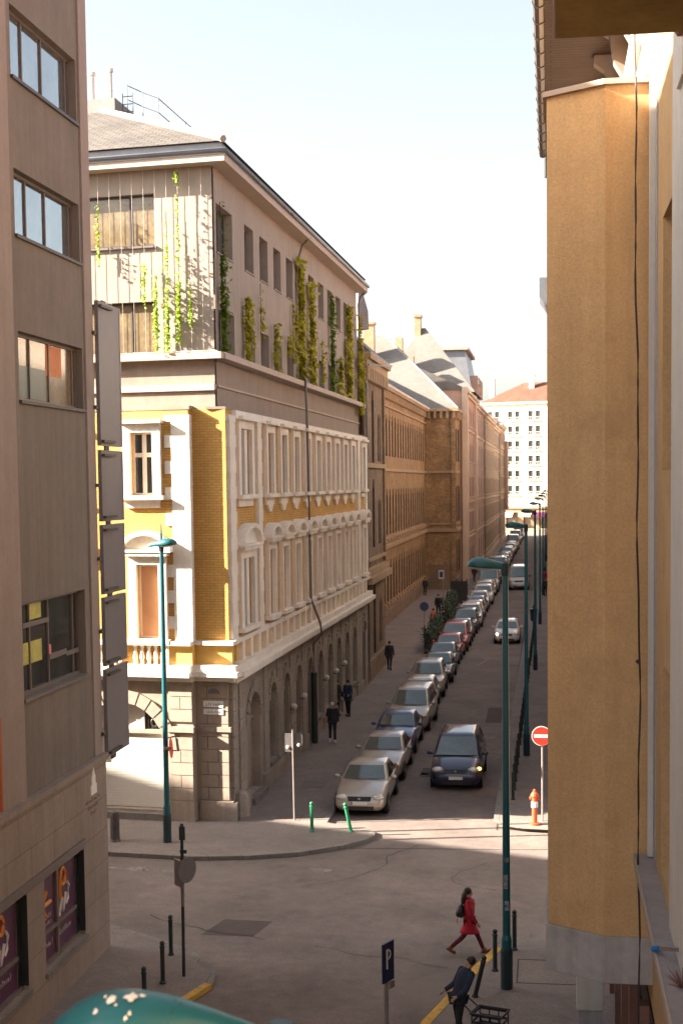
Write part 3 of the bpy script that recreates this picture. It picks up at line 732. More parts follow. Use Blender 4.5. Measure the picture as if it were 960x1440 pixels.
RH = 24.75; ru, rv = 6.2, 6.6
b = MB(); A = P3(-.42, -.2, TOP+.64); Bq = P3(LEN-.15, -.2, TOP+.64); Cq = P3(ru, rv, RH); D = P3(LEN-.15, rv, RH); E_ = P3(-.42, W1, TOP+.64); H_ = P3(ru, W1, RH)
b.poly(A, Bq, D, Cq); b.poly(A, Cq, H_, E_); b.poly(Bq, P3(LEN-.15, W1, TOP+.64), P3(LEN-.15, W1, RH), D); b.poly(Cq, D, P3(LEN-.15, W1, RH), H_)
b.build('roof', 'roof_tile', hb)
b = MB(); b.tube([A + Vector((0,0,.05)), Cq + Vector((0,0,.05))], .12, 6); b.build('roof_ridge', 'base_stone', hb)
# rooftop: plant box, flues, rail, ladder
b = MB(); cc = P3(5.2, 4.8, 0)
b.add([P3(5.4, 5.3, 23.3), P3(7.6, 5.3, 23.3), P3(7.6, 8.2, 23.3), P3(5.4, 8.2, 23.3), P3(5.4, 5.3, 24.85), P3(7.6, 5.3, 24.85), P3(7.6, 8.2, 24.85), P3(5.4, 8.2, 24.85)], [(0,1,5,4),(1,2,6,5),(2,3,7,6),(3,0,4,7),(4,5,6,7)])
b.build('plant_room', 'plant_grey', hb)
for (u, v, z0, z1, r) in ((5.7, 5.55, 24.8, 25.95, .08), (5.8, 6.3, 24.8, 25.9, .1), (5.7, 6.8, 24.8, 25.6, .09)):
    b = MB(); p = P3(u, v, z0); b.lathe([(r, 0), (r, z1-z0-.15), (r*1.5, z1-z0-.12), (r*1.5, z1-z0), (.02, z1-z0+.05)], tuple(p), 10); b.build('flue', 'pilaster_white', hb, smooth=False)
b = MB()
pts = [P3(6.0, 5.0, 24.3), P3(6.0, 4.4, 24.0), P3(6.0, 3.8, 23.75), P3(9, 3.6, 23.6), P3(12, 3.4, 23.5)]
for p in pts: b.tube([p, p + Vector((0, 0, 1.15))], .018, 5)
for a, c in zip(pts, pts[1:]):
    for h in (.6, 1.1): b.tube([a + Vector((0,0,h)), c + Vector((0,0,h))], .02, 5)
b.tube([P3(6.0, 3.8, 24.7), P3(3.4, 2.4, 23.0)], .015, 4)
b.build('roof_railing', 'pale_steel', hb)
b = MB(); b.tube([P3(5.9, 5.15, 23.6), P3(5.9, 5.15, 25.1)], .018, 5); b.tube([P3(5.9, 4.75, 23.4), P3(5.9, 4.75, 25.1)], .018, 5)
for k in range(5): b.tube([P3(5.9, 5.15, 23.9+.27*k), P3(5.9, 4.75, 23.9+.27*k)], .018, 4)
b.build('roof_ladder', 'pale_steel', hb)
# --- ground floor
gops = [(2.3, 4.3, .35, 3.85, True)] + [(u-.6, u+.6, .9 if i != 3 else .1, 3.75, True) for i, u in enumerate(wu)] + [(30.0, 31.1, .1, 3.7, True)]
b = MB(G); wall(b, 0, LEN, 0, 4.62, gops, depth=.35, d=.04, seg=12); b.build('base_street_wall', 'base_stone_street', hb)
b = MB(G)
def rust(b, u0, u1, z0, z1, d, step=.415, off=0., joint=.9, th=.05):
    z = z0; k = 0
    while z < z1 - .05:
        h = min(step, z1 - z); u = u0 - (joint/2 if k % 2 else 0) + off
        while u < u1:
            a, c = max(u, u0), min(u + joint, u1)
            if c - a > .08: b.box(a + .011, c - .011, d - .1, d + th, z + .012, z + h - .012)
            u += joint
        z += step; k += 1
edges = [.02, .95, 1.75] 
piers = [(.0, .55), (.95, 1.75), (4.85, 5.7)] + [(wu[i]+.72, wu[i+1]-.72) for i in range(8)] + [(27.6, 29.6)]
for a, c in piers:
    b = MB(G); rust(b, a, c, .75, 4.55, .04, joint=.8, th=.06); b.build('rusticated_pier', 'base_stone_street', hb)
b = MB(G); b.box(-.16, 2.1, -.2, .2, 0, .72); b.box(4.5, 10.3, -.2, .16, 0, .72)
for i in range(9):
    a = wu[i]+.7; c = (wu[i+1]-.7) if i < 8 else 29.9
    b.box(a, c, -.1, .15, 0, .66)
b.build('plinth', 'base_stone_street', hb)
for i, o in enumerate(gops):
    b = MB(G); u = (o[0]+o[1])/2; r = (o[1]-o[0])/2; n = 9; zc = o[3]-r
    for k in range(n):
        t0, t1 = PI*k/n + .03, PI*(k+1)/n - .03; ro = r + (.42 if k == 4 else .3)
        q = [(u-r*math.cos(t0), zc+r*math.sin(t0)), (u-ro*math.cos(t0), zc+ro*math.sin(t0)), (u-ro*math.cos(t1), zc+ro*math.sin(t1)), (u-r*math.cos(t1), zc+r*math.sin(t1))]
        b.add([(x, .0, y) for x, y in q] + [(x, .11, y) for x, y in q], [(0,1,2,3),(4,5,6,7),(0,1,5,4),(1,2,6,5),(2,3,7,6),(3,0,4,7)])
    b.build('arch_stones', 'base_stone_street', hb)
    b = MB(G); b.poly((o[0]-.02, -.27, o[2]), (o[1]+.02, -.27, o[2]), (o[1]+.02, -.27, o[3]), (o[0]-.02, -.27, o[3]))
    ob_ = b.build('street_door' if i in (0, 4, 10) else 'arched_window', 'base_stone' if i == 0 else ('wood_dark' if i in (4, 10) else 'glass_dark'), hb)
    f = MB(G)
    f.box(u-.04, u+.04, -.26, -.2, o[2], o[3]-.05); f.box(o[0], o[1], -.258, -.205, zc-.04, zc+.04)
    f.build('frame', 'grey_render' if i else 'base_stone', ob_)
    if i not in (0, 4, 10):
        s_ = MB(G); s_.box(o[0]-.12, o[1]+.12, -.1, .16, o[2]-.12, o[2]-.004); s_.build('sill', 'kerb', hb)
b = MB(G); b.box(2.2, 4.4, -.3, .3, .12, .34); b.build('door_step', 'kerb', hb)
for i in (0, 1, 2, 4, 6, 8):                                        # little white globes and boxes by the windows
    pass
# cross street ground floor: arched garage with a white roller shutter
arch = (2.12, 5.2, .42, 3.95, True)
b = MB(F); wall(b, 0, 1.15, 0, 4.66, d=.03); b.poly((1.15, .03, 0), (1.15, RZ+.04, 0), (1.15, RZ+.04, 4.66), (1.15, .03, 4.66))
wall(b, 1.15, W1, 0, 4.66, [arch, (7.5, 8.7, .9, 3.6, True), (10.2, 11.4, .9, 3.6, True)], depth=.4, d=RZ+.04, seg=16); b.build('base_front_wall', 'base_stone', hb)
b = MB(F); rust(b, .04, 1.0, .78, 4.6, .03, joint=.72, th=.05); b.build('rusticated_pier', 'base_stone', hb)
b = MB(F); rust(b, 1.16, 1.98, .78, 2.9, RZ+.04, joint=.83, th=.06); rust(b, 1.16, 1.98, 3.35, 4.55, RZ+.04, joint=.83, th=.06)
b.build('rusticated_pier', 'base_stone', hb)
b = MB(F); b.box(1.1, 2.02, RZ, RZ+.17, 3.02, 3.2); b.build('pier_band', 'base_stone', hb)
b = MB(F); b.box(-.05, 1.05, 0, .13, 3.02, 3.18); b.build('pier_band', 'base_stone', hb)
b = MB(F); b.box(-.1, 1.02, -.1, .15, 0, .76); b.box(1.12, 2.08, 0, RZ+.16, 0, .76); b.build('plinth', 'base_stone', hb)
b = MB(F); b.box(2.08, 5.25, 0, RZ+.3, .1, .34); b.build('door_step', 'kerb', hb)
u = (arch[0]+arch[1])/2; r = (arch[1]-arch[0])/2; zc = arch[3]-r; n = 13
b = MB(F)
for k in range(n):
    t0, t1 = PI*k/n + .015, PI*(k+1)/n - .015; ro = r + .42
    q = [(u-r*math.cos(t0), zc+r*math.sin(t0)), (u-ro*math.cos(t0), zc+ro*math.sin(t0)), (u-ro*math.cos(t1), zc+ro*math.sin(t1)), (u-r*math.cos(t1), zc+r*math.sin(t1))]
    b.add([(x, RZ, y) for x, y in q] + [(x, RZ+.13, y) for x, y in q], [(0,1,2,3),(4,5,6,7),(0,1,5,4),(1,2,6,5),(2,3,7,6),(3,0,4,7)])
b.build('arch_stones', 'base_stone', hb)
sh = MB(F); z = .44
while z < 2.86: sh.box(arch[0]-.02, arch[1]+.02, RZ-.3, RZ-.23 + .0, z, z+.085); z += .095
sh.box(arch[0], arch[1], RZ-.29, RZ-.25, .44, 2.9); sh.build('roller_shutter', 'shutter_white', hb)
b = MB(F); b.box(arch[0], arch[1], RZ-.3, RZ-.12, 2.9, 3.02); b.build('shutter_lintel', 'base_stone', hb)
b = MB(F); b.poly((arch[0], RZ-.28, 3.0), (arch[1], RZ-.28, 3.0), (arch[1], RZ-.28, 3.95), (arch[0], RZ-.28, 3.95)); fo = b.build('fanlight', 'glass_dark', hb)
b = MB(F); b.box(2.95, 3.05, RZ-.27, RZ-.2, 3.02, 3.9); b.box(3.0, 5.2, RZ-.275, RZ-.22, 3.02, 3.9)
b.build('fanlight_panel', 'shutter_white', fo)
b = MB(F); b.tube([(2.6+.13*math.cos(2*PI*k/12), RZ-.25, 3.25+.13*math.sin(2*PI*k/12)) for k in range(13)], .02, 5)
for k in range(5): b.tube([(2.3+.13*k, RZ-.25, 3.02), (2.3+.13*k, RZ-.25, 3.6)], .012, 4)
b.build('fanlight_grille', 'dark_brown_metal', fo)
# street name plates on the corner
b = MB(F); b.prism([(.52 + .2*math.cos(PI*k/10), 4.26 + .17*math.sin(PI*k/10)) for k in range(11)], .082, .11, 1); b.build('crest_plate', 'sign_back', hb)
b = MB(F); b.box(.2, .88, .082, .105, 3.82, 4.02); b.box(.2, .88, .082, .105, 3.58, 3.76); pl = b.build('street_name_plate', 'sign_white', hb)
b = MB(F); scribble(b, .25, .8, 3.87, .1, .1055); scribble(b, .28, .75, 3.63, .08, .1055); b.build('lettering', 'sign_blue', pl)
# stone guard at the corner
sg = thing('corner_guard_stone', 'low grey stone guard post at the foot of the yellow house corner', 'guard stone', (-9.98, 45.9, .12))
b = MB(); b.lathe([(.28, 0), (.26, .55), (.2, .85), (.08, .93)], (-9.98, 45.9, .12), 8); b.build('post', 'base_stone_street', sg); b = MB(); b.lathe([(.32, 0), (.31, .1)], (-9.98, 45.9, .12), 8); b.build('foot', 'kerb', sg)

# downpipe on the street front
dp = thing('downpipe', 'dark rainwater downpipe running down the yellow house street front', 'downpipe', tuple(G((14.1, .1, 0))))
b = MB(G); b.tube([(14.6, .25, 21.1), (14.6, -.1, 20.75), (14.6, -.24, 20.3), (14.5, -.24, 15.6), (14.0, .1, 15.2), (13.7, .14, 14.9), (13.6, .2, 13.3), (13.6, .26, 6.2), (13.9, .58, 5.2), (14.1, .6, 4.7), (14.1, .25, 4.3), (14.1, .25, 3.1)], .052, 8); b.build('pipe', 'pipe_grey', dp)
b = MB(G); b.tube([(14.1, .25, 3.1), (14.1, .25, .1)], .13, 8); b.build('cast_iron_foot', 'bollard_dark', dp)
dp = thing('downpipe', 'grey downpipe with swan neck at the far end of the yellow house', 'downpipe', tuple(G((LEN-.05, 0, 0))))
b = MB(G); b.tube([(LEN-.1, .2, 21.1), (LEN-.15, -.1, 20.8), (LEN-.2, -.22, 20.4), (LEN-.2, -.22, 15.2)], .08, 8); b.build('pipe', 'zinc', dp)

# wall lamps: white globes along the street front
for i, (u, z) in enumerate(((9.7, 2.35), (11.9, 2.45), (17.4, 2.45), (20.1, 2.4), (22.6, 2.45))):
    t = thing('globe_wall_lamp', ['white globe lamp on the yellow house base, nearest the crossing', 'white globe lamp on the yellow house base, second from the crossing', 'white globe lamp on the yellow house base, just past the downpipe',
              'white globe lamp on the yellow house base, above the two men', 'white globe lamp on the yellow house base, farthest up the street'][i], 'wall lamp', tuple(G((u, .1, z))), group='globe lamps on the yellow house')
    b = MB(G); b.ball((u, .24, z), .12, 10, 6); b.build('globe', 'cloth_white', t, smooth=True)
    b = MB(G); b.tube([(u, .05, z-.1), (u, .2, z-.14), (u, .24, z-.1)], .02, 5); b.build('bracket', 'bollard_dark', t)

# steel trellis cables and climbing plants
cables = []
for k in range(13):
    u = .62 + .39*k
    t = tag(MB(F).tube([(u, .16, 15.2), (u, .16, 20.95)], .006, 4).build('trellis_cable', 'cable_steel', None, org=tuple(F((u, .16, 15.2)))),
            'thin steel trellis cable on the plain upper front facing the crossing', 'cable', 'trellis cables on the upper front')
def vine(fr, label, u, d, segs, mat, wdt=.18, dens=90, size=.1, seed=0, group='climbing plants on the modern storeys'):
    rnd = random.Random(seed)
    z0 = min(s_[0] for s_ in segs); z1 = max(s_[1] for s_ in segs)
    t = thing('climbing_vine', label, 'vine', tuple(fr((u, d, z0))), group=group)
    MB(fr).tube([(u + .02*math.sin(3*z), d, z) for z in [z0 + (z1-z0)*k/10 for k in range(11)]], .012, 4).build('stem', 'stem', t)
    b = MB(fr)
    fr_n = Vector((0, .6, .5))
    for (a, c, f) in segs:
        for k in range(int((c-a)*dens*f*1.15)):
            z = rnd.uniform(a, c); ww = wdt*(.55+.45*math.sin(z*2.3+seed))*(.7+.5*math.sin(z*5.1+seed*2))
            ww = max(ww, .04)*(1.05 if wdt > .12 else 1)
            b_ = (u + rnd.gauss(0, ww*.65), d + abs(rnd.gauss(0, .11)), z)
            b2 = MB(fr); 
            b.fr = None; n = fr.N*.6 + Vector((0, 0, .5)); b.leaf(fr(b_), size*rnd.uniform(.6, 1.25), tuple(n), rnd); b.fr = fr
    b.fr = None
    b.build('leaves', mat, t)
    return t
vine(G, 'dark green vine at the near corner of the street front', .75, -SB+.1, [(15.2, 18.3, 1), (16, 17.3, .8), (18.3, 20, .08)], 'leaf_green', .14, 110, .1, 1)
vine(G, 'yellow green vine below the first narrow windows', 4.3, -SB+.1, [(15.2, 17.4, 1.1), (15.8, 16.8, .7)], 'leaf_yellow', .28, 130, .1, 2)
vine(G, 'sparse short vine over the second narrow lower window', 6.8, -SB+.1, [(16.3, 17.4, .5), (17.4, 18.2, .08)], 'leaf_yellow', .22, 80, .1, 3)
vine(G, 'thin yellow vine between the second and third narrow lower windows', 9.2, -SB+.1, [(15.2, 17.0, .9)], 'leaf_yellow', .2, 110, .1, 4)
vine(G, 'tiny vine hanging over the fourth lower window', 11.9, -SB+.1, [(16.0, 16.8, .8)], 'leaf_yellow', .25, 90, .1, 5)
vine(G, 'tall dense yellow green vine reaching the eave beside the downpipe', 14.4, -SB+.12, [(15.2, 20.2, 1.5), (15.2, 17.5, .7)], 'leaf_yellow', .5, 150, .12, 6)
vine(G, 'thinner vine just left of the tallest one', 13.0, -SB+.1, [(15.8, 18.2, .6)], 'leaf_yellow', .3, 90, .1, 7)
vine(G, 'tall vine just right of the tallest one', 17.0, -SB+.12, [(15.2, 19.6, 1.1), (15.2, 17, .5)], 'leaf_yellow', .45, 140, .12, 8)
vine(G, 'light wispy vine halfway between the tall vines', 20.0, -SB+.1, [(15.4, 17.4, .35)], 'leaf_yellow', .3, 90, .11, 9)
vine(G, 'vine with green foot under the eave, past the tall pair', 22.6, -SB+.1, [(15.2, 17.0, 1.1), (17, 19.7, .6)], 'leaf_green', .36, 130, .12, 10)
vine(G, 'short green vine rising from the ledge near the far end', 25.0, -SB+.1, [(15.2, 17.0, 1.1)], 'leaf_yellow', .36, 120, .12, 11)
vine(G, 'broad yellow vine second from the far end', 27.6, -SB+.12, [(15.2, 19.8, 1.5)], 'leaf_yellow', .6, 150, .13, 12)
vine(G, 'vine on the last corner of the street front', 31.2, -SB+.2, [(14.6, 17.6, 1.4), (17.6, 19.7, .35)], 'leaf_yellow', .45, 140, .13, 13)
fv = [('bright green vine beside the lower window of the upper front', 4, [(15.2, 17.6, .8), (15.9, 16.6, 1.2)], 14), ('dense bright vine in the middle of the upper front', 3, [(15.2, 16.6, 1.4), (16.6, 18.6, .45), (18.6, 19.6, .06)], 15),
      ('tallest bright vine of the upper front, up to the eave shade', 2, [(15.4, 16.2, .7), (16.2, 17.4, 1.7), (17.4, 20.4, .22), (20.5, 20.8, 1.6)], 16), ('small bright vine nearest the corner of the upper front', 1, [(16.0, 16.8, 1.1), (16.8, 17.4, .2)], 17),
      ('thin vine across the window edge of the upper front', 5, [(16.6, 18.0, .5)], 18), ('wispy vine across the upper front window, farthest left', 9, [(18.0, 20, .35)], 19)]
for lab, k, segs, sd in fv: vine(F, lab, .62+.39*k, .17, segs, 'leaf_bright', .075, 95, .066, sd, 'bright vines on the upper front')
# ------------------------------------------------------------------ brown brick school-like building
bb = thing('brick_building', 'long brown brick building with rows of narrow arched windows and a square corner tower', 'building', (-10, 78, 0))
A_ = Frame((-10, 77.7, 0), (0, 1, 0), (1, 0, 0)); B_ = Frame((-12.6, 88, 0), (0, 1, 0), (1, 0, 0)); T_ = Frame((-9.6, 147, 0), (-1, 0, 0), (0, -1, 0)); T2 = Frame((-9.6, 147, 0), (0, 1, 0), (1, 0, 0))
ZB = 18.2
b = MB(); b.poly((-25, 77.8, 0), (-25, 156, 0), (-25, 156, 18.2), (-25, 77.8, 18.2)); b.build('rear_wall', 'brown_brick', bb)
win_proto('slit', .8, 3.4, 'dark_brown_metal', 'glass_dark', .05, lining=.29); win_proto('slit_s', .55, 2.8, 'brick_trim', 'glass_dark', .05)
def slits(fr, ops, d=-.3):
    for (a, c, za, zb_, *_r) in ops:
        o = put_window(bb, fr, 'slit', (a+c)/2, za, d, pane=True); o.scale = ((c-a)/.8, 1, (zb_-za)/3.4)
oA = []
for za, zb_ in ((12.2, 15.4), (7.4, 10.4), (1.6, 4.6)):
    oA += [(.9, 1.4, za, zb_-.4, 1.6), (1.6, 2.1, za, zb_-.4, 1.6), (4.2, 5.2, za-.1 if za > 2 else .4, zb_+.8, 1.8), (7.0, 7.5, za, zb_-.4, 1.6), (7.8, 8.3, za, zb_-.4, 1.6)]
b = MB(A_); wall(b, 0, 9.8, .0, 17.6, oA, depth=.4); b.poly((9.8, 0, 0), (9.8, -2.6, 0), (9.8, -2.6, 17.6), (9.8, 0, 17.6)); b.poly((0, 0, 0), (0, -12, 0), (0, -12, 17.6), (0, 0, 17.6)); b.build('wall', 'dark_brick', bb)
slits(A_, oA)
oB = []
for k in range(26):
    u = 3 + 2.15*k
    oB += [(u-.5, u+.5, 13.0, 16.3, 1.3), (u-.5, u+.5, 6.9, 10.5, 1.5)]
    if k % 1 == 0: oB += [(u-.5, u+.5, 1.7, 5.0, 1.5)]
b = MB(B_); wall(b, 0, 59, 0, ZB, oB, depth=.4, seg=6); b.build('wall', 'brown_brick', bb); slits(B_, oB)
oT = [(1.0, 1.01, 1, 1.01)]
b = MB(T_); wall(b, 0, 3.0, 0, ZB-.2, (), d=0); b.build('tower_wall', 'brown_brick', bb)
oT2 = []
for za, zb_ in ((13.0, 16.3), (6.9, 10.5), (1.7, 5.0)): oT2 += [(.8, 1.3, za, zb_, 1.5), (1.9, 2.4, za, zb_, 1.5), (4.5, 5.0, za, zb_, 1.5), (5.6, 6.1, za, zb_, 1.5)]
b = MB(T2); wall(b, 0, 8.7, 0, ZB-.2, oT2, depth=.35); b.build('tower_wall', 'brown_brick', bb); slits(T2, oT2, -.25)
# string courses, plinths, cornices
def course(z0, z1, pr, mat, nm='string_course'):
    b = MB(A_); b.box(-.02, 9.84, -.2, pr, z0, z1); b.build(nm, mat, bb)
    b = MB(B_); b.box(9.85 - 9.8 + .1, 58.8, -.2, pr, z0 + .013, z1 + .013); b.build(nm, mat, bb)
    b = MB(); b.box(-12.59, -9.6+pr, 147-pr, 153.9, z0+.021, z1+.021); b.build(nm, mat, bb)
course(0, 1.2, .22, 'brick_base', 'plinth'); course(11.8, 12.05, .16, 'brick_trim'); course(5.9, 6.25, .26, 'brick_trim'); course(6.6, 6.8, .14, 'brick_trim')
b = MB(B_); 
for k in range(26): u = 3 + 2.15*k; b.box(u-.55, u+.55, -.05, .2, 6.42, 6.58); b.box(u-.5, u+.5, -.05, .16, 1.3, 1.6)
b.build('window_sills', 'brick_trim', bb)
b = MB(A_); b.box(-.1, 9.9, -.3, .5, 5.5, 5.85); b.box(-.05, 9.9, -.2, .3, 17.2, 17.6)
for k in range(13): b.box(.1+.78*k, .5+.78*k, -.1, .34, 16.5, 17.2)
b.box(-.1, 9.9, -.3, .5, 17.6, 17.9); b.build('cornice', 'brick_trim', bb)
b = MB(B_); b.box(.1, 59.2, -.3, .45, ZB-.25, ZB); b.box(.1, 59, -.2, .14, 16.75, 16.9)
for k in range(72): b.box(.4+.8*k, .75+.8*k, -.1, .3, ZB-.85, ZB-.25)
b.build('cornice', 'brick_trim', bb)
b = MB(); b.box(-12.7, -9.2, 146.6, 154.2, ZB-.2, ZB+.1)
for k in range(5): b.box(-12.3+.62*k, -12.05+.62*k, 146.68, 147.1, ZB-.9, ZB-.2)
for k in range(9): b.box(-9.7, -9.3, 147.3+.75*k, 147.6+.75*k, ZB-.9, ZB-.2)
b.build('cornice', 'brick_trim', bb)
for (u0, u1) in ((0, .5), (9.3, 9.82)):
    b = MB(A_); b.box(u0, u1, -.1, .12, 6.3, 16.5); b.build('pilaster', 'dark_brick', bb)
for x0, x1 in ((-9.95, -9.52), (-12.58, -12.2)):
    b = MB(); b.box(x0, x1, 146.85, 147.2, 0, 17.2); b.build('buttress', 'brown_brick', bb)
b = MB(); b.box(-12.3, -10.2, 146.8, 147.1, 2.2, 2.6); b.box(-12.2, -10.3, 146.7, 147.1, 0, 2.2); b.build('tower_base', 'brick_base', bb)
b = MB(A_); b.tube([(-.0+9.75, .55, 17.9), (-.0+.4, .3, 17.3), (.4, .2, 16.6), (.4, .2, .2)], .07, 6); b.build('downpipe', 'zinc', bb)
# roofs
b = MB(); b.poly((-9.5, 78, 17.95), (-9.5, 88.1, 17.95), (-17, 88.1, 24.5), (-17, 78, 24.5)); b.poly((-9.5, 78, 17.95), (-17, 78, 24.5), (-24, 78, 17.95)); b.poly((-9.5, 88.1, 17.95), (-17, 88.1, 24.5), (-24, 88.1, 17.95)); b.build('roof', 'slate', bb)
b = MB(); b.poly((-12.15, 88.1, ZB), (-12.15, 152, ZB), (-18.5, 152, 22.6), (-18.5, 88.1, 22.6)); b.poly((-18.5, 88.1, 22.6), (-18.5, 152, 22.6), (-25, 152, ZB), (-25, 88.1, ZB)); b.build('roof', 'slate', bb)
b = MB(); b.tube([(-12.1, 88.3, ZB+.03), (-12.1, 146.9, ZB+.03)], .11, 6); b.build('gutter', 'white_frame', bb)
# tower roof: hipped, sunlit side towards us
b = MB(); e = [(-24, 146.6, ZB+.1), (-9.2, 146.6, ZB+.1), (-9.2, 156, ZB+.1), (-24, 156, ZB+.1)]; ap = (-17.2, 153.5, 26.3); ap2 = (-20, 153.5, 26.3)
b.poly(e[0], e[1], ap, ap2); b.poly(e[1], e[2], ap); b.poly(e[2], e[3], ap2, ap); b.poly(e[3], e[0], ap2); b.build('tower_roof', 'slate_pale', bb)
b = MB(); b.tube([e[1], ap], .1, 5); b.build('roof_hip', 'zinc', bb)
for (x, y, z0, z1, s_) in ((-18.6, 151, 24, 27.2, .55), (-20.0, 128, 22, 25.0, .45), (-16.8, 86, 24, 26.2, .5)):
    b = MB(); b.box(x-s_, x+s_, y-s_, y+s_, z0, z1); b.box(x-s_-.1, x+s_+.1, y-s_-.1, y+s_+.1, z1, z1+.25); c = b.build('chimney', 'brick_trim', bb)
b = MB(); b.lathe([(.8, 23.5), (.75, 25), (.05, 27.6)], (-15.6, 120, 0), 4); b.build('roof_spirelet', 'slate', bb)

# ------------------------------------------------------------------ the houses up the street, left side
win_proto('far', 1.15, 2.1, 'window_metal', 'glass_dark', .1, (.5,), (.68,), bars=.09, lining=.17)
win_proto('far_b', 1.15, 2.1, 'brick_trim', 'glass_dark', .08, (.5,), (), bars=.07)
def street_house(label, x, y0, y1, h, mat, roof, floors=5, cols=None, sgn=1, trim='cream_render', roofh=4.5, front=False, archtop=False, depth=13, wkey='far'):
    t = thing('street_house', label, 'house', (x, y0, 0), group='houses lining the street')
    fr = Frame((x, y0, 0), (0, 1, 0), (sgn, 0, 0)); L = y1 - y0; cols = cols or max(2, int(L/3.4))
    fh = (h - 1.2)/floors; ops = []
    for f in range(floors):
        for c in range(cols):
            u = L*(c+.5)/cols; z = .9 + fh*f + .6
            ops.append((u-.575, u+.575, z, z + min(2.1, fh-.9), (1.0 if archtop and f in (floors-1, floors-2) else False)))
    ops = ops[:96]
    b = MB(fr); wall(b, 0, L, 0, h, ops, depth=.3); b.poly((0, 0, 0), (0, -depth, 0), (0, -depth, h), (0, 0, h)); b.poly((L, 0, 0), (L, -depth, 0), (L, -depth, h), (L, 0, h)); b.poly((0, -depth, 0), (L, -depth, 0), (L, -depth, h), (0, -depth, h)); b.build('wall', mat, t)
    for o_ in ops:
        w_ = put_window(t, fr, wkey, (o_[0]+o_[1])/2, o_[2], -.2, pane=True); w_.scale.z = (o_[3]-o_[2])/2.1
    b = MB(fr); b.box(-.1, L+.1, -.2, .45, h-.3, h); b.box(-.05, L+.05, -.2, .25, h-.6, h-.3); b.build('cornice', trim, t)
    b = MB(fr)
    for f in (1, 2, floors-1): b.box(-.03, L+.03, -.1, .14, .9+fh*f-.05, .9+fh*f+.15)
    b.box(0, L, -.1, .1, 0, .8)
    b.build('string_course', trim, t)
    b = MB(fr)
    for o_ in ops: b.box(o_[0]-.2, o_[1]+.2, -.05, .17, o_[2]-.16, o_[2]-.01); 
    for o_ in ops:
        if o_[2] > 4 and not o_[4]: b.box(o_[0]-.2, o_[1]+.2, -.05, .15, o_[3]+.12, o_[3]+.3)
    b.build('window_trim', trim, t)
    b = MB(fr); b.poly((-.1, .4, h), (L+.1, .4, h), (L+.1, -depth/2, h+roofh), (-.1, -depth/2, h+roofh)); b.poly((-.1, -depth, h), (L+.1, -depth, h), (L+.1, -depth/2, h+roofh), (-.1, -depth/2, h+roofh)); b.poly((-.1, .4, h), (-.1, -depth/2, h+roofh), (-.1, -depth, h)); b.poly((L+.1, .4, h), (L+.1, -depth/2, h+roofh), (L+.1, -depth, h))
    rf = b.build('roof', roof, t)
    b = MB(fr); u = L*.4; b.box(u, u+1.1, -depth/2-.5, -depth/2+.3, h+roofh-1, h+roofh+1.2); b.build('chimney', 'brick_trim', rf)
    return t, fr
t, fr = street_house('cream gabled house with tall arched windows right behind the brick tower', -9.0, 155.5, 176, 20.6, 'pink_render', 'slate_pale', 5, 6, roofh=3.2, archtop=True)
# its projecting side wall with windows facing down the street, and the steep zinc roof seen past the tower
b = MB(); b.box(-9.35, -8.75, 155.2, 156.6, 0, 20.9); b.box(-9.3, -8.7, 172, 173.4, 0, 20.9); b.build('corner_pier', 'cream_render', t)
S_ = Frame((-8.6, 155.3, 0), (-1, 0, 0), (0, -1, 0))
b = MB(); e = [(-20, 164, 20.9), (-8.4, 164, 20.9), (-8.4, 178, 20.9), (-20, 178, 20.9)]; ap = (-14.4, 170, 28.7); ap2 = (-14.8, 170, 28.7)
b.poly(e[0], e[1], ap, ap2); b.poly(e[1], e[2], ap); b.poly(e[2], e[3], ap2, ap); b.build('steep_roof', 'slate_pale', t)
b = MB(); b.box(-15.6, -14.9, 169.3, 170.7, 27.5, 29.9); b.box(-15.7, -14.8, 169.2, 170.8, 29.9, 30.2); b.build('chimney', 'brick_trim', t)
b = MB(); b.box(-17.4, -16.6, 165, 166.2, 24, 27.2); b.build('chimney', 'brick_trim', t)
t, fr = street_house('plain pink rendered house with a grey mansard roof, behind the gabled house', -9.3, 176, 204, 20.6, 'pink_render', 'zinc', 5, 5, roofh=2.5)
b = MB(); b.add([(-9.6, 186, 20.6), (-9.6, 203.8, 20.6), (-19, 203.8, 20.6), (-19, 186, 20.6), (-10.9, 187, 27.6), (-10.9, 203, 27.6), (-18, 203, 27.6), (-18, 187, 27.6)], [(0,1,5,4),(1,2,6,5),(2,3,7,6),(3,0,4,7),(4,5,6,7)]); b.build('mansard', 'zinc', t)
b = MB(); b.box(-19, -10.4, 186.5, 203.4, 27.6, 27.95); b.build('mansard_cap', 'grey_render', t)
for k in range(4):
    b = MB(); b.box(-10.6, -9.3, 188+4*k, 189.6+4*k, 22, 24.4); d_ = b.build('dormer', 'pink_render', t); b = MB(); b.poly((-9.29, 188.25+4*k, 22.4), (-9.29, 189.35+4*k, 22.4), (-9.29, 189.35+4*k, 24), (-9.29, 188.25+4*k, 24)); b.build('pane', 'glass_dark', d_)
street_house('ochre house with a low tiled roof, third past the brick tower', -9.1, 204, 236, 20.4, 'ochre_render', 'roof_red', 5, 8)
street_house('grey brown house with balconies, fourth past the brick tower', -9.3, 236, 262, 20.0, 'grey_render', 'slate', 5, 7)
t, fr = street_house('brown corner house at the far end of the left row', -9.0, 262, 288, 21.2, 'ochre_render', 'slate', 5, 7)
b = MB(fr); b.box(17, 26.1, -.1, .7, 5.5, 18.5); b.build('oriel', 'ochre_render', t)

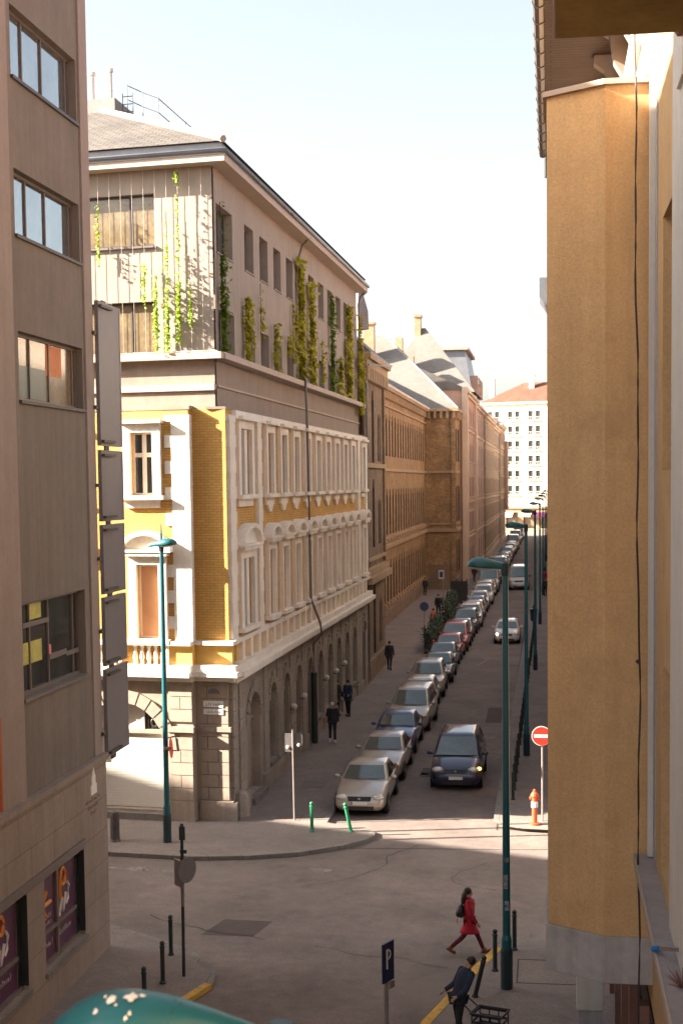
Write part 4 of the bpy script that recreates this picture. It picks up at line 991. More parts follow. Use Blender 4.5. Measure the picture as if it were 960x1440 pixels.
# ------------------------------------------------------------------ white block closing the street
eb = thing('end_building', 'white six storey apartment block with red roof closing the far end of the street', 'building', (-3, 328, 0))
ea = R(13); EU = Vector((math.cos(ea), -math.sin(ea), 0)); EN = Vector((-math.sin(ea), -math.cos(ea), 0))
E_F = Frame((-15.0, 330.2, 0), EU, EN); EL = 32
ops = []
for f in range(6):
    z = 7.9 + 3.3*f
    for c in range(-1, 9):
        for du in (-.82, .82):
            u = 2.0 + 4.65*c + (.0) + du + .2
            if 0.6 < u < EL - .6: ops.append((u-.55, u+.55, z, z+2.0))
for c in range(8): ops.append((1.0+4*c, 3.8+4*c, .3, 3.9))
b = MB(E_F); wall(b, 0, EL, 5.0, 27.9, [o for o in ops if o[2] > 5], depth=.35); b.poly((0, 0, 0), (0, -14, 0), (0, -14, 27.9), (0, 0, 27.9)); b.build('wall', 'end_white', eb)
b = MB(E_F); wall(b, 0, EL, 0, 5.0, [o for o in ops if o[2] < 5], depth=.8, d=.1); b.box(-.1, EL, -.2, .5, 4.75, 5.15); b.build('arcade', 'arcade_ochre', eb)
win_proto('end', 1.1, 2.0, 'grey_render', 'glass_dark', .09, (), ()); win_proto('end_shop', 2.8, 3.6, 'dark_brown_metal', 'glass_warm', .12, (.5,), (.75,))
for o_ in ops: put_window(eb, E_F, 'end' if o_[2] > 5 else 'end_shop', (o_[0]+o_[1])/2, o_[2], -.2 if o_[2] > 5 else -.5)
for f in range(6):
    for c in range(0, 7):
        b = MB(E_F); u = 2.2 + 4.65*c; z = 7.9 + 3.3*f; b.box(u-1.6, u+1.6, 0, .55, z-.3, z-.15)
        for k in range(9): b.box(u-1.55+.385*k, u-1.5+.385*k, .5, .54, z-.15, z+.6)
        b.box(u-1.6, u+1.6, .49, .55, z+.6, z+.66); b.build('balcony', 'pale_render', eb)
b = MB(E_F); b.box(-.6, EL+.6, -14.5, .7, 27.9, 28.35); b.build('cornice', 'pale_render', eb)
b = MB(E_F); q = [(-.6, .7, 28.36), (EL+.6, .7, 28.36), (EL+.6, -14.5, 28.36), (-.6, -14.5, 28.36)]; r1, r2 = (7.5, -6.9, 33.0), (EL-7, -6.9, 33.0)
b.poly(q[0], q[1], r2, r1); b.poly(q[1], q[2], r2); b.poly(q[2], q[3], r1, r2); b.poly(q[3], q[0], r1); b.build('roof', 'roof_red', eb)
for (u, d, z0, z1) in ((.9, -4, 29, 33.6), (9.8, -5, 31, 34.4), (15.2, -5, 31, 34.2)):
    b = MB(E_F); b.box(u-.55, u+.55, d-.5, d+.5, z0, z1); b.box(u-.65, u+.65, d-.6, d+.6, z1, z1+.25); b.build('chimney', 'pale_render', eb)
# awnings and shop clutter at the end of the street
for i, (u, m_, lab) in enumerate(((9.6, 'brick_trim', 'brown awning at the foot of the white end building'), (12.9, 'poster_purple', 'dark awning at the foot of the white end building'), (5.4, 'cloth_white', 'white awning at the foot of the white end building'))):
    t = thing('awning', lab, 'awning', tuple(E_F((u, .5, 2.8))))
    b = MB(E_F); b.add([(u-1.4, .12, 3.9), (u+1.4, .12, 3.9), (u+1.4, 1.6, 3.1), (u-1.4, 1.6, 3.1), (u-1.4, 1.6, 2.85), (u+1.4, 1.6, 2.85), (u-1.4, .12, 3.86), (u+1.4, .12, 3.86), (u+1.4, 1.56, 3.06), (u-1.4, 1.56, 3.06)], [(0,1,2,3),(3,2,5,4),(6,7,8,9)]); b.build('canvas', m_, t)
    b = MB(E_F); b.tube([(u-1.35, .15, 3.0), (u-1.35, 1.55, 2.9)], .03, 4); b.tube([(u+1.35, .15, 3.0), (u+1.35, 1.55, 2.9)], .03, 4); b.build('arm', 'steel', t)

# ------------------------------------------------------------------ right side
# houses beyond the crossing on the right, mostly hidden by the bay window
for (lab, y0, y1, h, mt) in (('pale house on the right beyond the crossing, nearly hidden by the bay window', 48, 96, 18.0, 'pale_render'), ('grey house on the right further up the street, hidden by the bay window', 96, 170, 19.0, 'grey_render'), ('pale house at the far right end of the street, hidden by the bay window', 170, 287, 19.5, 'pale_render')):
    street_house(lab, .75, y0, y1, h, mt, 'roof_red', 5, min(18, int((y1-y0)/3.6)), sgn=-1, trim='cream_render' if mt != 'cream_render' else 'pale_render')
rh = [o for o in bpy.data.objects if o.get('label', '').startswith('pale house on the right')][0]
b = MB(); b.prism([(.7, 16.2), (.1, 16.2), (-.38, 16.9), (-.38, 17.5), (.7, 17.5)], 47.9, 50.0, 1); b.build('corner_oriel', 'zinc', rh)
# the camera's own house
rb = thing('ochre_house', 'ochre rendered house with an angular bay window and wooden eaves, close on the right', 'building', (1.36, 33.5, 0))
XW = 1.36
WF = Frame((XW, 34, 0), (0, -1, 0), (-1, 0, 0))                     # u from the far corner towards us
ro = [(15.45, 16.9, 11.1, 14.2), (15.45, 16.9, 6.1, 8.7), (19.6, 21, 11.1, 14.2)]
b = MB(WF); wall(b, 0, 40, 3.7, 18.7, ro, depth=.3); b.poly((0, 0, 0), (0, -15, 0), (0, -15, 18.7), (0, 0, 18.7)); b.build('wall', 'ochre_wall', rb)
for o_ in ro:
    b = MB(WF); b.poly((o_[0], -.24, o_[2]), (o_[1], -.24, o_[2]), (o_[1], -.24, o_[3]), (o_[0], -.24, o_[3])); p = b.build('window', 'glass_dark', rb)
    b = MB(WF); b.box(o_[0], o_[0]+.08, -.23, -.15, o_[2], o_[3]); b.box(o_[1]-.08, o_[1], -.23, -.15, o_[2], o_[3]); b.box(o_[0]+.08, o_[1]-.08, -.23, -.15, o_[3]-.08, o_[3]); b.build('frame', 'wood_brown', p)
# bay window
by = [(XW, 20.0), (.71, 20.0), (-.06, 20.52), (-.06, 21.9), (.71, 22.4), (XW, 22.4)]
b = MB(); b.add([(x, y, z) for z in (4.72, 16.2) for x, y in by], [(i, i+1, i+7, i+6) for i in range(5)] + [list(range(6)), [6+i for i in range(6)]]); b.build('bay_window', 'ochre_wall', rb, bevel=.012)
pl_ = [(XW, 19.97), (.70, 19.97), (-.09, 20.50), (-.09, 21.93), (.70, 22.43), (XW, 22.43)]
b = MB(); b.add([(x, y, z) for z in (4.06, 4.72) for x, y in pl_], [(i, i+1, i+7, i+6) for i in range(5)] + [list(range(6)), [6+i for i in range(6)]]); b.build('bay_plinth', 'bay_plinth', rb, bevel=.012)
cp_ = [(XW, 19.94), (.69, 19.94), (-.11, 20.48), (-.11, 21.95), (.69, 22.46), (XW, 22.46)]
b = MB(); b.add([(x, y, z) for z in (16.2, 16.27) for x, y in cp_], [(i, i+1, i+7, i+6) for i in range(5)] + [list(range(6)), [6+i for i in range(6)]]); b.build('bay_cap', 'eave_paint', rb)
# white pilaster strips
b = MB(WF); b.box(14.1, 14.2, 0, .085, 5.9, 18.6); b.build('corner_strip', 'pilaster_white', rb)
b = MB(WF); b.box(14.21, 14.55, 0, .015, 5.9, 18.6); b.build('grey_strip', 'bay_plinth', rb)
b = MB(WF); b.box(17.35, 19.2, 0, .045, 5.9, 17); b.build('pilaster', 'pilaster_white', rb)
b = MB(WF); b.box(18.3, 18.9, .046, .08, 15.0, 17); b.build('pilaster_face', 'pilaster_white', rb)
# ledge above the shop floor
b = MB(WF); b.box(11.65, 40, 0, .25, 5.69, 5.88); b.box(11.65, 40, 0, .1, 5.4, 5.69); b.build('ledge', 'ledge_stone', rb)
b = MB(WF); b.box(11.65, 40, .25, .265, 5.79, 5.895); b.build('ledge_lit_line', 'eave_paint', rb)  # pale strip painting the lit line along the ledge front
# shop floor in dark wood
b = MB(WF); wall(b, 0, 40, 0, 3.7, [(.8+2.6*k, 2.6+2.6*k, .4, 3.2) for k in range(10)], depth=.25, d=.02); b.build('shopfront', 'wood_dark', rb)
for k in range(10):
    b = MB(WF); b.box(.45+2.6*k, .7+2.6*k, .02, .16, .1, 3.65); b.build('shopfront_post', 'wood_brown', rb)
b = MB(WF); b.poly((0, -.2, 0), (26, -.2, 0), (26, -.2, 3.6), (0, -.2, 3.6)); b.build('shop_glass', 'glass_dark', rb)
# eaves
b = MB(); b.box(-.12, XW+.1, -4, 37.2, 18.95, 19.05); b.build('eave_boards', 'wood_dark', rb)
b = MB(); b.poly((-.2, -4, 19.12), (-.2, 37.2, 19.12), (9, 37.2, 25), (9, -4, 25)); b.build('roof', 'roof_red', rb)
b = MB(); b.tube([(-.2, -4, 19.0), (-.2, 36.9, 19.0)], .1, 8)
for k in range(40): b.tube([(-.2, 1+.9*k, 19.0), (-.2, 1.05+.9*k, 19.0)], .118, 8)
b.build('gutter', 'gutter', rb, smooth=False)
b = MB(); b.tube([(-.1, 37.0, 19.0), (-.1, 37.0, 18.45)], .07, 6); b.build('gutter_end', 'plastic_black', rb)
for k in range(5):
    b = MB(); y = 24.0 + 2.2*k
    b.prism([(1.36, 18.94), (.8, 18.94), (.8, 18.8), (1.0, 18.65), (1.08, 18.2), (1.2, 18.0), (1.36, 17.7)], y, y+.3, 1); b.build('eave_bracket', 'office_strip', rb)
b = MB(WF); b.box(0, 14, 0, .3, 16.7, 16.95); b.box(0, 14, 0, .18, 16.3, 16.7); b.build('cornice', 'pilaster_white', rb)
# balcony slab above
bl = MB(); bl.box(.045, XW, 6.0, 13.72, 15.0, 15.35); bl.build('balcony_slab', 'balcony_olive', rb)
bl = MB(); bl.box(.025, .043, 6.0, 13.74, 15.02, 15.5); bl.build('balcony_lit_edge', 'eave_paint', rb)  # pale strip added as the slab's sunlit edge
bl = MB(); bl.tube([(1.2, 14.4, 15.2), (1.34, 13.0, 15.3)], .05, 6); bl.build('balcony_bracket', 'wood_brown', rb)
# cable hanging down the bay
t = thing('hanging_cable', 'thin black cable hanging down in front of the ochre bay window', 'cable', (1.2, 19.6, 4))
b = MB(); rnd = random.Random(2)
b.tube([(1.04 + .10*min(1, (19-z)/11) + .012*math.sin(z*1.7) + .006*math.sin(z*4.1), 19.45, z) for z in [18.9 - .35*k for k in range(47)]], .014, 5); b.build('cable', 'cable_black', t)
b = MB(); b.ball((1.12, 19.45, 8.6), .03, 6, 4); b.build('clip', 'cable_black', t)
# rod with a blue end and a dry plant on the ledge
t = thing('metal_rod', 'metal rod with a bright blue end cap lying across the grey ledge', 'rod', (1.2, 15.6, 5.85))
b = MB(); b.tube([(1.12, 15.75, 5.93), (1.42, 15.2, 6.1)], .018, 6); b.tube([(1.13, 15.72, 5.97), (1.42, 15.15, 6.13)], .012, 6); b.build('rod', 'steel', t)
b = MB(); b.tube([(1.085, 15.80, 5.915), (1.145, 15.70, 5.955)], .036, 8); b.build('end_cap', 'blue_cap', t)
t = thing('dry_plant', 'dry brown plant tuft at the right end of the grey ledge', 'plant', (1.3, 14.7, 5.88))
b = MB(); rnd = random.Random(5)
for k in range(26): b.tube([(1.3, 14.7, 5.88), (1.3+rnd.uniform(-.16, .1), 14.7+rnd.uniform(-.15, .15), 5.88+rnd.uniform(.05, .22))], [.01, .003], 4)
b.build('stems', 'wood_brown', t)
# utility cabinet below the bay
t = thing('utility_cabinet', 'narrow white cabinet on a grey base below the bay window', 'cabinet', (.72, 27.6, .12))
b = MB(); b.box(.48, .92, 27.4, 27.8, .12, .95); b.build('base', 'bay_plinth', t, bevel=.01); b = MB(); b.box(.45, .95, 27.37, 27.83, .95, 1.75); bx = b.build('box', 'pilaster_white', t, bevel=.02)
b = MB(); b.box(.52, .88, 27.36, 27.372, 1.0, 1.7); b.build('door', 'pilaster_white', t)
# ------------------------------------------------------------------ street lamps
def lamp_proto():
    t = proto('street_lamp', 'x', 'street lamp', 'teal street lamps')
    b = MB(); b.lathe([(.20, 0), (.20, .05), (.115, .1), (.11, 1.2), (.085, 1.3), (.062, 9.15), (.03, 9.22)], seg=14); b.build('pole', 'lamp_teal', t, smooth=False)
    b = MB(); b.lathe([(.13, 0.05), (.13, .95), (.118, 1.0)], seg=12); b.build('pole_foot', 'lamp_dark', t)
    rings = []
    for k in range(13):
        s = k/12; x = .06 - .86*s
        wv = .05 + .145*math.sin(PI*min(1, s*1.02))**.6 if 0 < s < 1 else .03
        wv = [.05, .065, .08, .098, .118, .14, .16, .177, .188, .19, .175, .125, .03][k]
        zt = 9.2 + [.045, .06, .078, .095, .112, .128, .142, .15, .152, .145, .125, .085, .02][k]
        zb = 9.2 - .035
        rings.append([(x, wv*math.cos(q), (zb if math.sin(q) < 0 else zb + (zt - zb)*math.sin(q)**.8) + (-.03 if math.sin(q) < -.3 else 0)) for q in [2*PI*j/14 for j in range(14)]])
    rings = [[(x, y, z - .085*x) for x, y, z in r_] for r_ in rings]
    b = MB(); b.loft(rings); b.build('lamp_head', 'lamp_teal', t, smooth=True)
    b = MB(); b.loft([[(x, wv*math.cos(q), 9.135 - .085*x - .05*sc*max(0, -math.sin(q))) for q in [2*PI*j/12 for j in range(12)]] for x, wv, sc in ((-.2, .05, .2), (-.3, .12, .8), (-.5, .15, 1.1), (-.68, .13, .9), (-.74, .05, .2))]); b.build('lamp_lens', 'lamp_glass', t, smooth=True)
    b = MB(); b.lathe([(.075, 9.0), (.085, 9.08), (.085, 9.26), (.04, 9.3)], seg=12); b.build('collar', 'lamp_dark', t)
    b = MB(); b.box(-.372, -.36, -.19, .19, 9.17, 9.3); 
    return t
LP = lamp_proto(); KIDS[LP] = list(LP.children)
LP.location = (-.97, 30.8, .0); LP['label'] = 'teal street lamp with stickers on its pole, nearest on the right pavement'
LAMPS = [(57.6, 'teal street lamp on the right kerb, second along, beyond the no entry sign'), (84, 'teal street lamp on the right kerb, third along'), (111, 'teal street lamp on the right kerb, fourth along'), (139, 'teal street lamp on the right kerb, fifth along, beside the van'),
         (168, 'teal street lamp on the right kerb, sixth along'), (198, 'teal street lamp on the right kerb, seventh along'), (230, 'teal street lamp on the right kerb, eighth along'), (264, 'teal street lamp on the right kerb, farthest along')]
for y, lab in LAMPS: dup(LP, (-1.0 + (y-57)*.0022, y, 0), R(random.uniform(-4, 4)), lab)
near = dup(LP, (-.93, 4.85, -.165), R(2), 'teal street lamp head with white bird droppings, close below at the bottom edge')
b = MB(); rnd = random.Random(9)
def head_z(x, y):
    s_ = (.06 - x)/.86*12; k = min(11, int(s_)); f = s_ - k
    W_ = [.05, .065, .08, .098, .118, .14, .16, .177, .188, .19, .175, .125, .03]; Z_ = [.045, .06, .078, .095, .112, .128, .142, .15, .152, .145, .125, .085, .02]
    wv = W_[k] + (W_[k+1]-W_[k])*f; zt = Z_[k] + (Z_[k+1]-Z_[k])*f
    return 9.165 + (zt + .035)*max(0, 1 - (y/wv)**2)**.4 - .085*x
def splat(cx_, cy_, r, n=11):
    pts = []
    for k in range(n):
        q = 2*PI*k/n; rr = r*rnd.uniform(.55, 1.25); pts.append((cx_ + rr*math.cos(q), cy_ + rr*1.2*math.sin(q)))
    b.add([(cx_, cy_, head_z(cx_, cy_) + .007)] + [(x, y, head_z(x, y) + .004) for x, y in pts], [(0, 1+k, 1+(k+1) % n) for k in range(n)])
for (x, y, r) in ((-.515, -.045, .026), (-.585, -.06, .02), (-.48, -.03, .012), (-.61, -.04, .008), (-.505, -.12, .008), (-.515, -.135, .007), (-.625, -.11, .009), (-.56, -.09, .005)): splat(x, y, r)
b.build('bird_droppings', 'guano', near, org=(0, 0, 0))
b = MB(); b.tube([(-.372, .154*math.cos(q), 9.197 + .172*max(0, math.sin(q))**.8) for q in [PI*k/12 for k in range(13)]], .004, 4); b.build('seam', 'lamp_dark', near, org=(0, 0, 0))
b = MB(); b.box(-.40, -.345, -.03, -.01, 9.355, 9.366); b.build('clip', 'lamp_dark', near, org=(0, 0, 0))
b = MB()
for z, a, h in ((2.32, -1.7, .3), (1.85, -1.45, .2), (2.9, -1.5, .09)):
    b.box(math.cos(a)*.1-.045, math.cos(a)*.1+.045, -.112, -.088, z, z+h)
b.build('sticker', 'sticker_worn', LP, org=(0, 0, 0))
# the lamp in front of the yellow house, its head along the crossing
l2 = dup(LP, (-11.6, 42.6, .0), R(180), 'teal street lamp standing in front of the white roller shutter')
b = MB(); b.tube([(0, 0, 9.2), (0, 0, 9.85)], [.045, .012], 6); b.build('finial', 'lamp_teal', l2, org=(0, 0, 0))
for ch in list(l2.children):
    if ch.name.startswith(('lamp_head', 'lamp_lens')): ch.location.x = .33
    if ch.name.startswith('sticker'): bpy.data.objects.remove(ch)
dup(LP, (-15.0, 43.0, 0), R(250), 'teal street lamp mostly hidden behind the tall grey sign')

# ------------------------------------------------------------------ bollards
def bollard_proto(mat, r=.05, h=.95, ball=True):
    t = proto('bollard', 'x', 'bollard')
    b = MB(); b.lathe([(r*1.5, 0), (r*1.5, .03), (r, .06), (r, h-.16), (r*1.25, h-.15), (r*1.25, h-.12), (r*.8, h-.1)], seg=10); b.build('post', mat, t)
    b = MB(); b.ball((0, 0, h-.055), r*1.15, 10, 6); b.build('knob', mat, t, smooth=True); KIDS[t] = list(t.children)
    return t
BD = bollard_proto('bollard_dark'); BD['group'] = 'dark green kerb bollards'
BD.location = (-8.74, 32.2, .12); BD['label'] = 'dark green bollard beside the sign post on the office corner'
dup(BD, (-8.42, 30.3, .12), 0, 'dark green bollard nearest the teal lamp head on the office pavement'); dup(BD, (-8.35, 28.6, .12), 0, 'dark green bollard top just showing above the near lamp head')
dup(BD, (-.87, 33.4, .12), 0, 'dark green bollard right of the tall near lamp pole'); dup(BD, (-1.26, 31.9, .12), 0, 'dark green bollard left of the tall near lamp pole')
lb = dup(BD, (-1.62, 30.2, .12), 0, 'leaning dark green bollard behind the stooping person'); lb.rotation_euler = (R(5), R(13), 0)
k = 0
ys = [49.5 + 1.55*i for i in range(6)] + [60 + 1.7*i for i in range(14)] + [86 + 2.2*i for i in range(11)]
for i, y in enumerate(ys): 
    dup(BD, (-1.32 - (.0 if y > 52 else .0) + (y - 49)*.0015, y, .12), 0, 'dark green bollard in the long row along the right kerb beyond the no entry sign')['group'] = 'bollards in the long right kerb row'
GB = bollard_proto('bollard_green', .055, .95); GB['group'] = 'bright green bollards on the corner tip'
GB.location = (-7.42, 44.3, .12); GB['label'] = 'upright bright green bollard on the pavement corner before the parked row'
g2 = dup(GB, (-6.2, 44.4, .12), 0, 'bent bright green bollard in front of the first parked car'); g2.rotation_euler = (R(4), R(-11), 0)
SB_ = proto('stone_bollard', 'thick dark stone bollard in front of the white roller shutter', 'bollard'); b = MB(); b.lathe([(.15, 0), (.145, .8), (.12, .9), (.03, .93)], seg=12); b.build('post', 'stone_bollard', SB_); b = MB(); b.lathe([(.17, 0), (.17, .06)], seg=12); b.build('foot', 'kerb', SB_); SB_.location = (-13.25, 42.6, .12)

# ------------------------------------------------------------------ signs, hydrant, bins
t = thing('no_entry_sign', 'round red no entry sign on a grey post by the right kerb', 'road sign', (-.31, 46.45, .12))
b = MB(); b.tube([(-.31, 46.45, .12), (-.31, 46.45, 2.95)], .03, 8); b.build('post', 'steel', t)
b = MB(); b.lathe([(.315, 0), (.315, .02)], (-.33, 46.39, 2.87), 28, axis=1); d_ = b.build('disc', 'sign_white', t); b = MB(); b.lathe([(.295, 0), (.295, .008)], (-.33, 46.381, 2.87), 28, axis=1); b.build('red_face', 'sign_red', d_); b = MB(); b.box(-.33-.235, -.33+.235, 46.372, 46.3805, 2.82, 2.92); b.build('white_bar', 'sign_white', d_)
t = thing('no_entry_sign', 'no entry sign seen edge on, fixed to the lamp pole before the yellow house', 'road sign', (-11.4, 42.5, 2.4))
b = MB(); a = Frame((-11.38, 42.45, 3.05), (.42, -.9, 0), (.9, .42, 0))
b = MB(a); n = 24
b.add([(.3*math.cos(2*PI*k/n), 0, .3*math.sin(2*PI*k/n)) for k in range(n)] + [(.3*math.cos(2*PI*k/n), -.02, .3*math.sin(2*PI*k/n)) for k in range(n)], [list(range(n)), [n+k for k in range(n)]] + [(k, (k+1) % n, n+(k+1) % n, n+k) for k in range(n)]); d_ = b.build('disc', 'sign_red', t)
b = MB(a); b.box(-.22, .22, .001, .008, -.05, .05); b.build('white_bar', 'sign_white', d_); b = MB(a); b.box(-.04, .04, -.24, -.02, -.04, .04); b.build('clamp', 'steel', t)
t = thing('road_sign', 'grey back of a round road sign on a dark post at the office corner', 'road sign', (-8.08, 30.8, .12))
b = MB(); b.tube([(-8.08, 30.8, .12), (-8.06, 30.8, 3.55)], .038, 8); b.build('post', 'bollard_dark', t); b = MB(); b.tube([(-8.07, 30.8, 1.7), (-8.07, 30.8, 2.2)], .041, 8); b.build('sticker', 'sign_back', t)
for nm, cx_, cz, r_, rot in (('disc', -7.97, 2.5, .29, 62), ('back_plate', -8.17, 2.42, .24, -48)):
    a = Frame((cx_, 30.86, cz), (math.cos(R(rot)), math.sin(R(rot)), 0), (math.sin(R(rot)), -math.cos(R(rot)), 0)); b = MB(a)
    if nm == 'disc': b.add([(r_*math.cos(2*PI*k/n), 0, r_*math.sin(2*PI*k/n)) for k in range(n)] + [(r_*math.cos(2*PI*k/n), -.02, r_*math.sin(2*PI*k/n)) for k in range(n)], [list(range(n)), [n+k for k in range(n)]] + [(k, (k+1) % n, n+(k+1) % n, n+k) for k in range(n)])
    else: b.box(-.2, .16, -.02, 0, -.3, .3)
    b.build(nm, 'sign_back' if nm == 'disc' else 'steel', t)
b = MB(); b.box(-8.11, -7.98, 30.74, 30.78, 3.2, 3.5); b.build('cap_plate', 'bollard_dark', t); b = MB(); b.box(-8.1, -7.95, 30.74, 30.79, 2.9, 2.98); b.build('clamp', 'bollard_dark', t)
t = thing('road_sign', 'blue sign with a white letter on a grey post at the bottom of the picture', 'road sign', (-3.0, 27.0, .12))
b = MB(); b.tube([(-3.135, 27.032, .12), (-3.135, 27.032, 2.2)], .04, 8); b.build('post', 'steel', t)
a = Frame((-3.08, 27.0, 1.95), (.55, .83, 0), (.83, -.55, 0)); a = Frame((-3.08, 27.0, 1.87), (.42, .907, 0), (.907, -.42, 0))
b = MB(a); b.box(-.2, .2, -.03, 0, -.36, .4); pn = b.build('panel', 'sign_blue', t)
b = MB(a); b.tube([(-.03 + .085*math.cos(q), .006, .17 + .085*math.sin(q)) for q in [PI/2 - PI*k/10 for k in range(11)]], .018, 5); b.tube([(-.07, .006, .255), (-.03, .006, .255)], .018, 5); b.tube([(-.07, .006, .085), (-.03, .006, .085)], .018, 5); b.tube([(-.07, .006, .27), (-.07, .006, -.1)], .02, 5); b.build('letter', 'pilaster_white', pn)
b = MB(a); b.box(.03, .2, -.02, .01, -.52, -.38); b.build('small_plate', 'steel', t)
t = thing('road_sign', 'thin post with grey backs of two small signs on the left pavement corner', 'road sign', (-8.24, 45.8, .12))
b = MB(); b.tube([(-8.24, 45.8, .12), (-8.26, 45.8, 3.1)], .03, 8); b.build('post', 'steel', t)
b = MB(); b.box(-8.52, -8.3, 45.83, 45.85, 2.35, 2.95); b.build('panel', 'sign_back', t); b = MB(); b.box(-8.24, -7.95, 45.83, 45.85, 2.45, 2.95); b.build('panel', 'sign_back', t); b = MB(); b.ball((-8.42, 45.8, 2.5), .06, 8, 5); b.build('reflector', 'cloth_white', t); b = MB(); b.ball((-8.06, 45.8, 2.58), .06, 8, 5); b.build('reflector', 'cloth_white', t)
t = thing('fire_hydrant', 'red and white fire hydrant at the edge of the right pavement', 'hydrant', (-.55, 45.9, .12))
b = MB(); b.lathe([(.17, 0), (.17, .05), (.085, .08), (.08, .62), (.105, .64), (.105, .7), (.085, .72), (.09, .88), (.13, .92), (.11, 1.0), (.05, 1.06), (.045, 1.12), (.01, 1.14)], (-.55, 45.9, .12), 14); b.build('body', 'hydrant_red', t)
b = MB(); b.lathe([(.107, .56), (.107, .74)], (-.55, 45.9, .12), 14); b.build('white_band', 'sign_white', t)
b = MB(); b.lathe([(.045, -.16), (.055, -.13), (.045, .13), (.055, .16)], (-.55, 45.9, .97), 10, axis=0); b.build('outlet', 'hydrant_red', t)
t = thing('litter_bin', 'dark green litter bin fixed to a post in the right kerb row', 'bin', (-1.25, 101, .12))
b = MB(); b.lathe([(.2, 1.2), (.27, 2.0), (.3, 2.05)], (-1.25, 101, .12), 12); b.build('bin', 'lamp_dark', t); b = MB(); b.tube([(-1.25, 101, .12), (-1.25, 101, 2.4)], .05, 8); b.build('post', 'bollard_dark', t)

# terrace screens with plants, board, board sign
def hedge(label, x, y0, y1, h, seed):
    rnd = random.Random(seed); t = thing('planter_hedge', label, 'planter', (x, y0, .12), group='planters along the cafe terrace')
    b = MB(); b.box(x-.25, x+.25, y0, y1, .12, .62); b.build('planter', 'planter', t)
    b = MB()
    for k in range(int(900*(y1-y0)/4)): b.leaf((x + rnd.gauss(0, .2), rnd.uniform(y0, y1), .55 + (h-.4)*rnd.random()**.8 + .1*math.sin(rnd.uniform(y0, y1)*3)), rnd.uniform(.06, .13), (.3, -.3, .8), rnd)
    b.build('foliage', 'leaf_dark', t)
    b = MB(); b.tube([(x-.2, y0+.1, .6), (x-.2, y0+.1, h+.5)], .03, 5); b.tube([(x-.2, y1-.1, .6), (x-.2, y1-.1, h+.5)], .03, 5); b.build('stake', 'bollard_dark', t)
hedge('dark leafy planter nearest us beside the parked red car', -7.75, 91.5, 96, 1.45, 1); hedge('dark leafy planter second from us in the terrace row', -7.8, 97, 102, 1.6, 2)
hedge('dark leafy planter third from us in the terrace row', -7.85, 108, 113, 1.9, 3); hedge('dark leafy planter farthest up the terrace row', -7.9, 114, 119, 2.0, 4)
t = thing('menu_board', 'dark wooden board screen at the far end of the terrace planters', 'board', (-7.8, 127, .12))
b = MB(); b.box(-8.75, -7.25, 127, 127.08, .3, 2.3); b.build('panel', 'planter', t)
for x in (-8.7, -8.2, -7.75, -7.3): 
    b = MB(); b.box(x-.04, x+.04, 126.95, 127.12, .12, 2.5); b.build('post', 'bollard_dark', t)
t = thing('street_sign_board', 'pale blue sign board on a thin post by the brick tower', 'sign', (-9.6, 130, .12))
b = MB(); b.tube([(-9.6, 130, .12), (-9.6, 130, 3.0)], .04, 6); b.build('post', 'steel', t); b = MB(); b.box(-10.0, -9.5, 129.92, 129.96, 2.3, 3.1); b.build('panel', 'cloth_white', t); b = MB(); b.box(-9.9, -9.6, 129.9, 129.915, 2.45, 2.95); b.build('symbol', 'paint_blue', t)
t = thing('street_sign_board', 'grey round sign back on a post beside the terrace planters', 'sign', (-8.3, 95.5, .12))
b = MB(); b.tube([(-8.3, 95.5, .12), (-8.3, 95.5, 3.0)], .035, 6); b.build('post', 'steel', t); b = MB(); b.lathe([(.3, 0), (.3, .02)], (-8.3, 95.4, 2.8), 16, axis=1); b.build('disc', 'paint_blue', t)

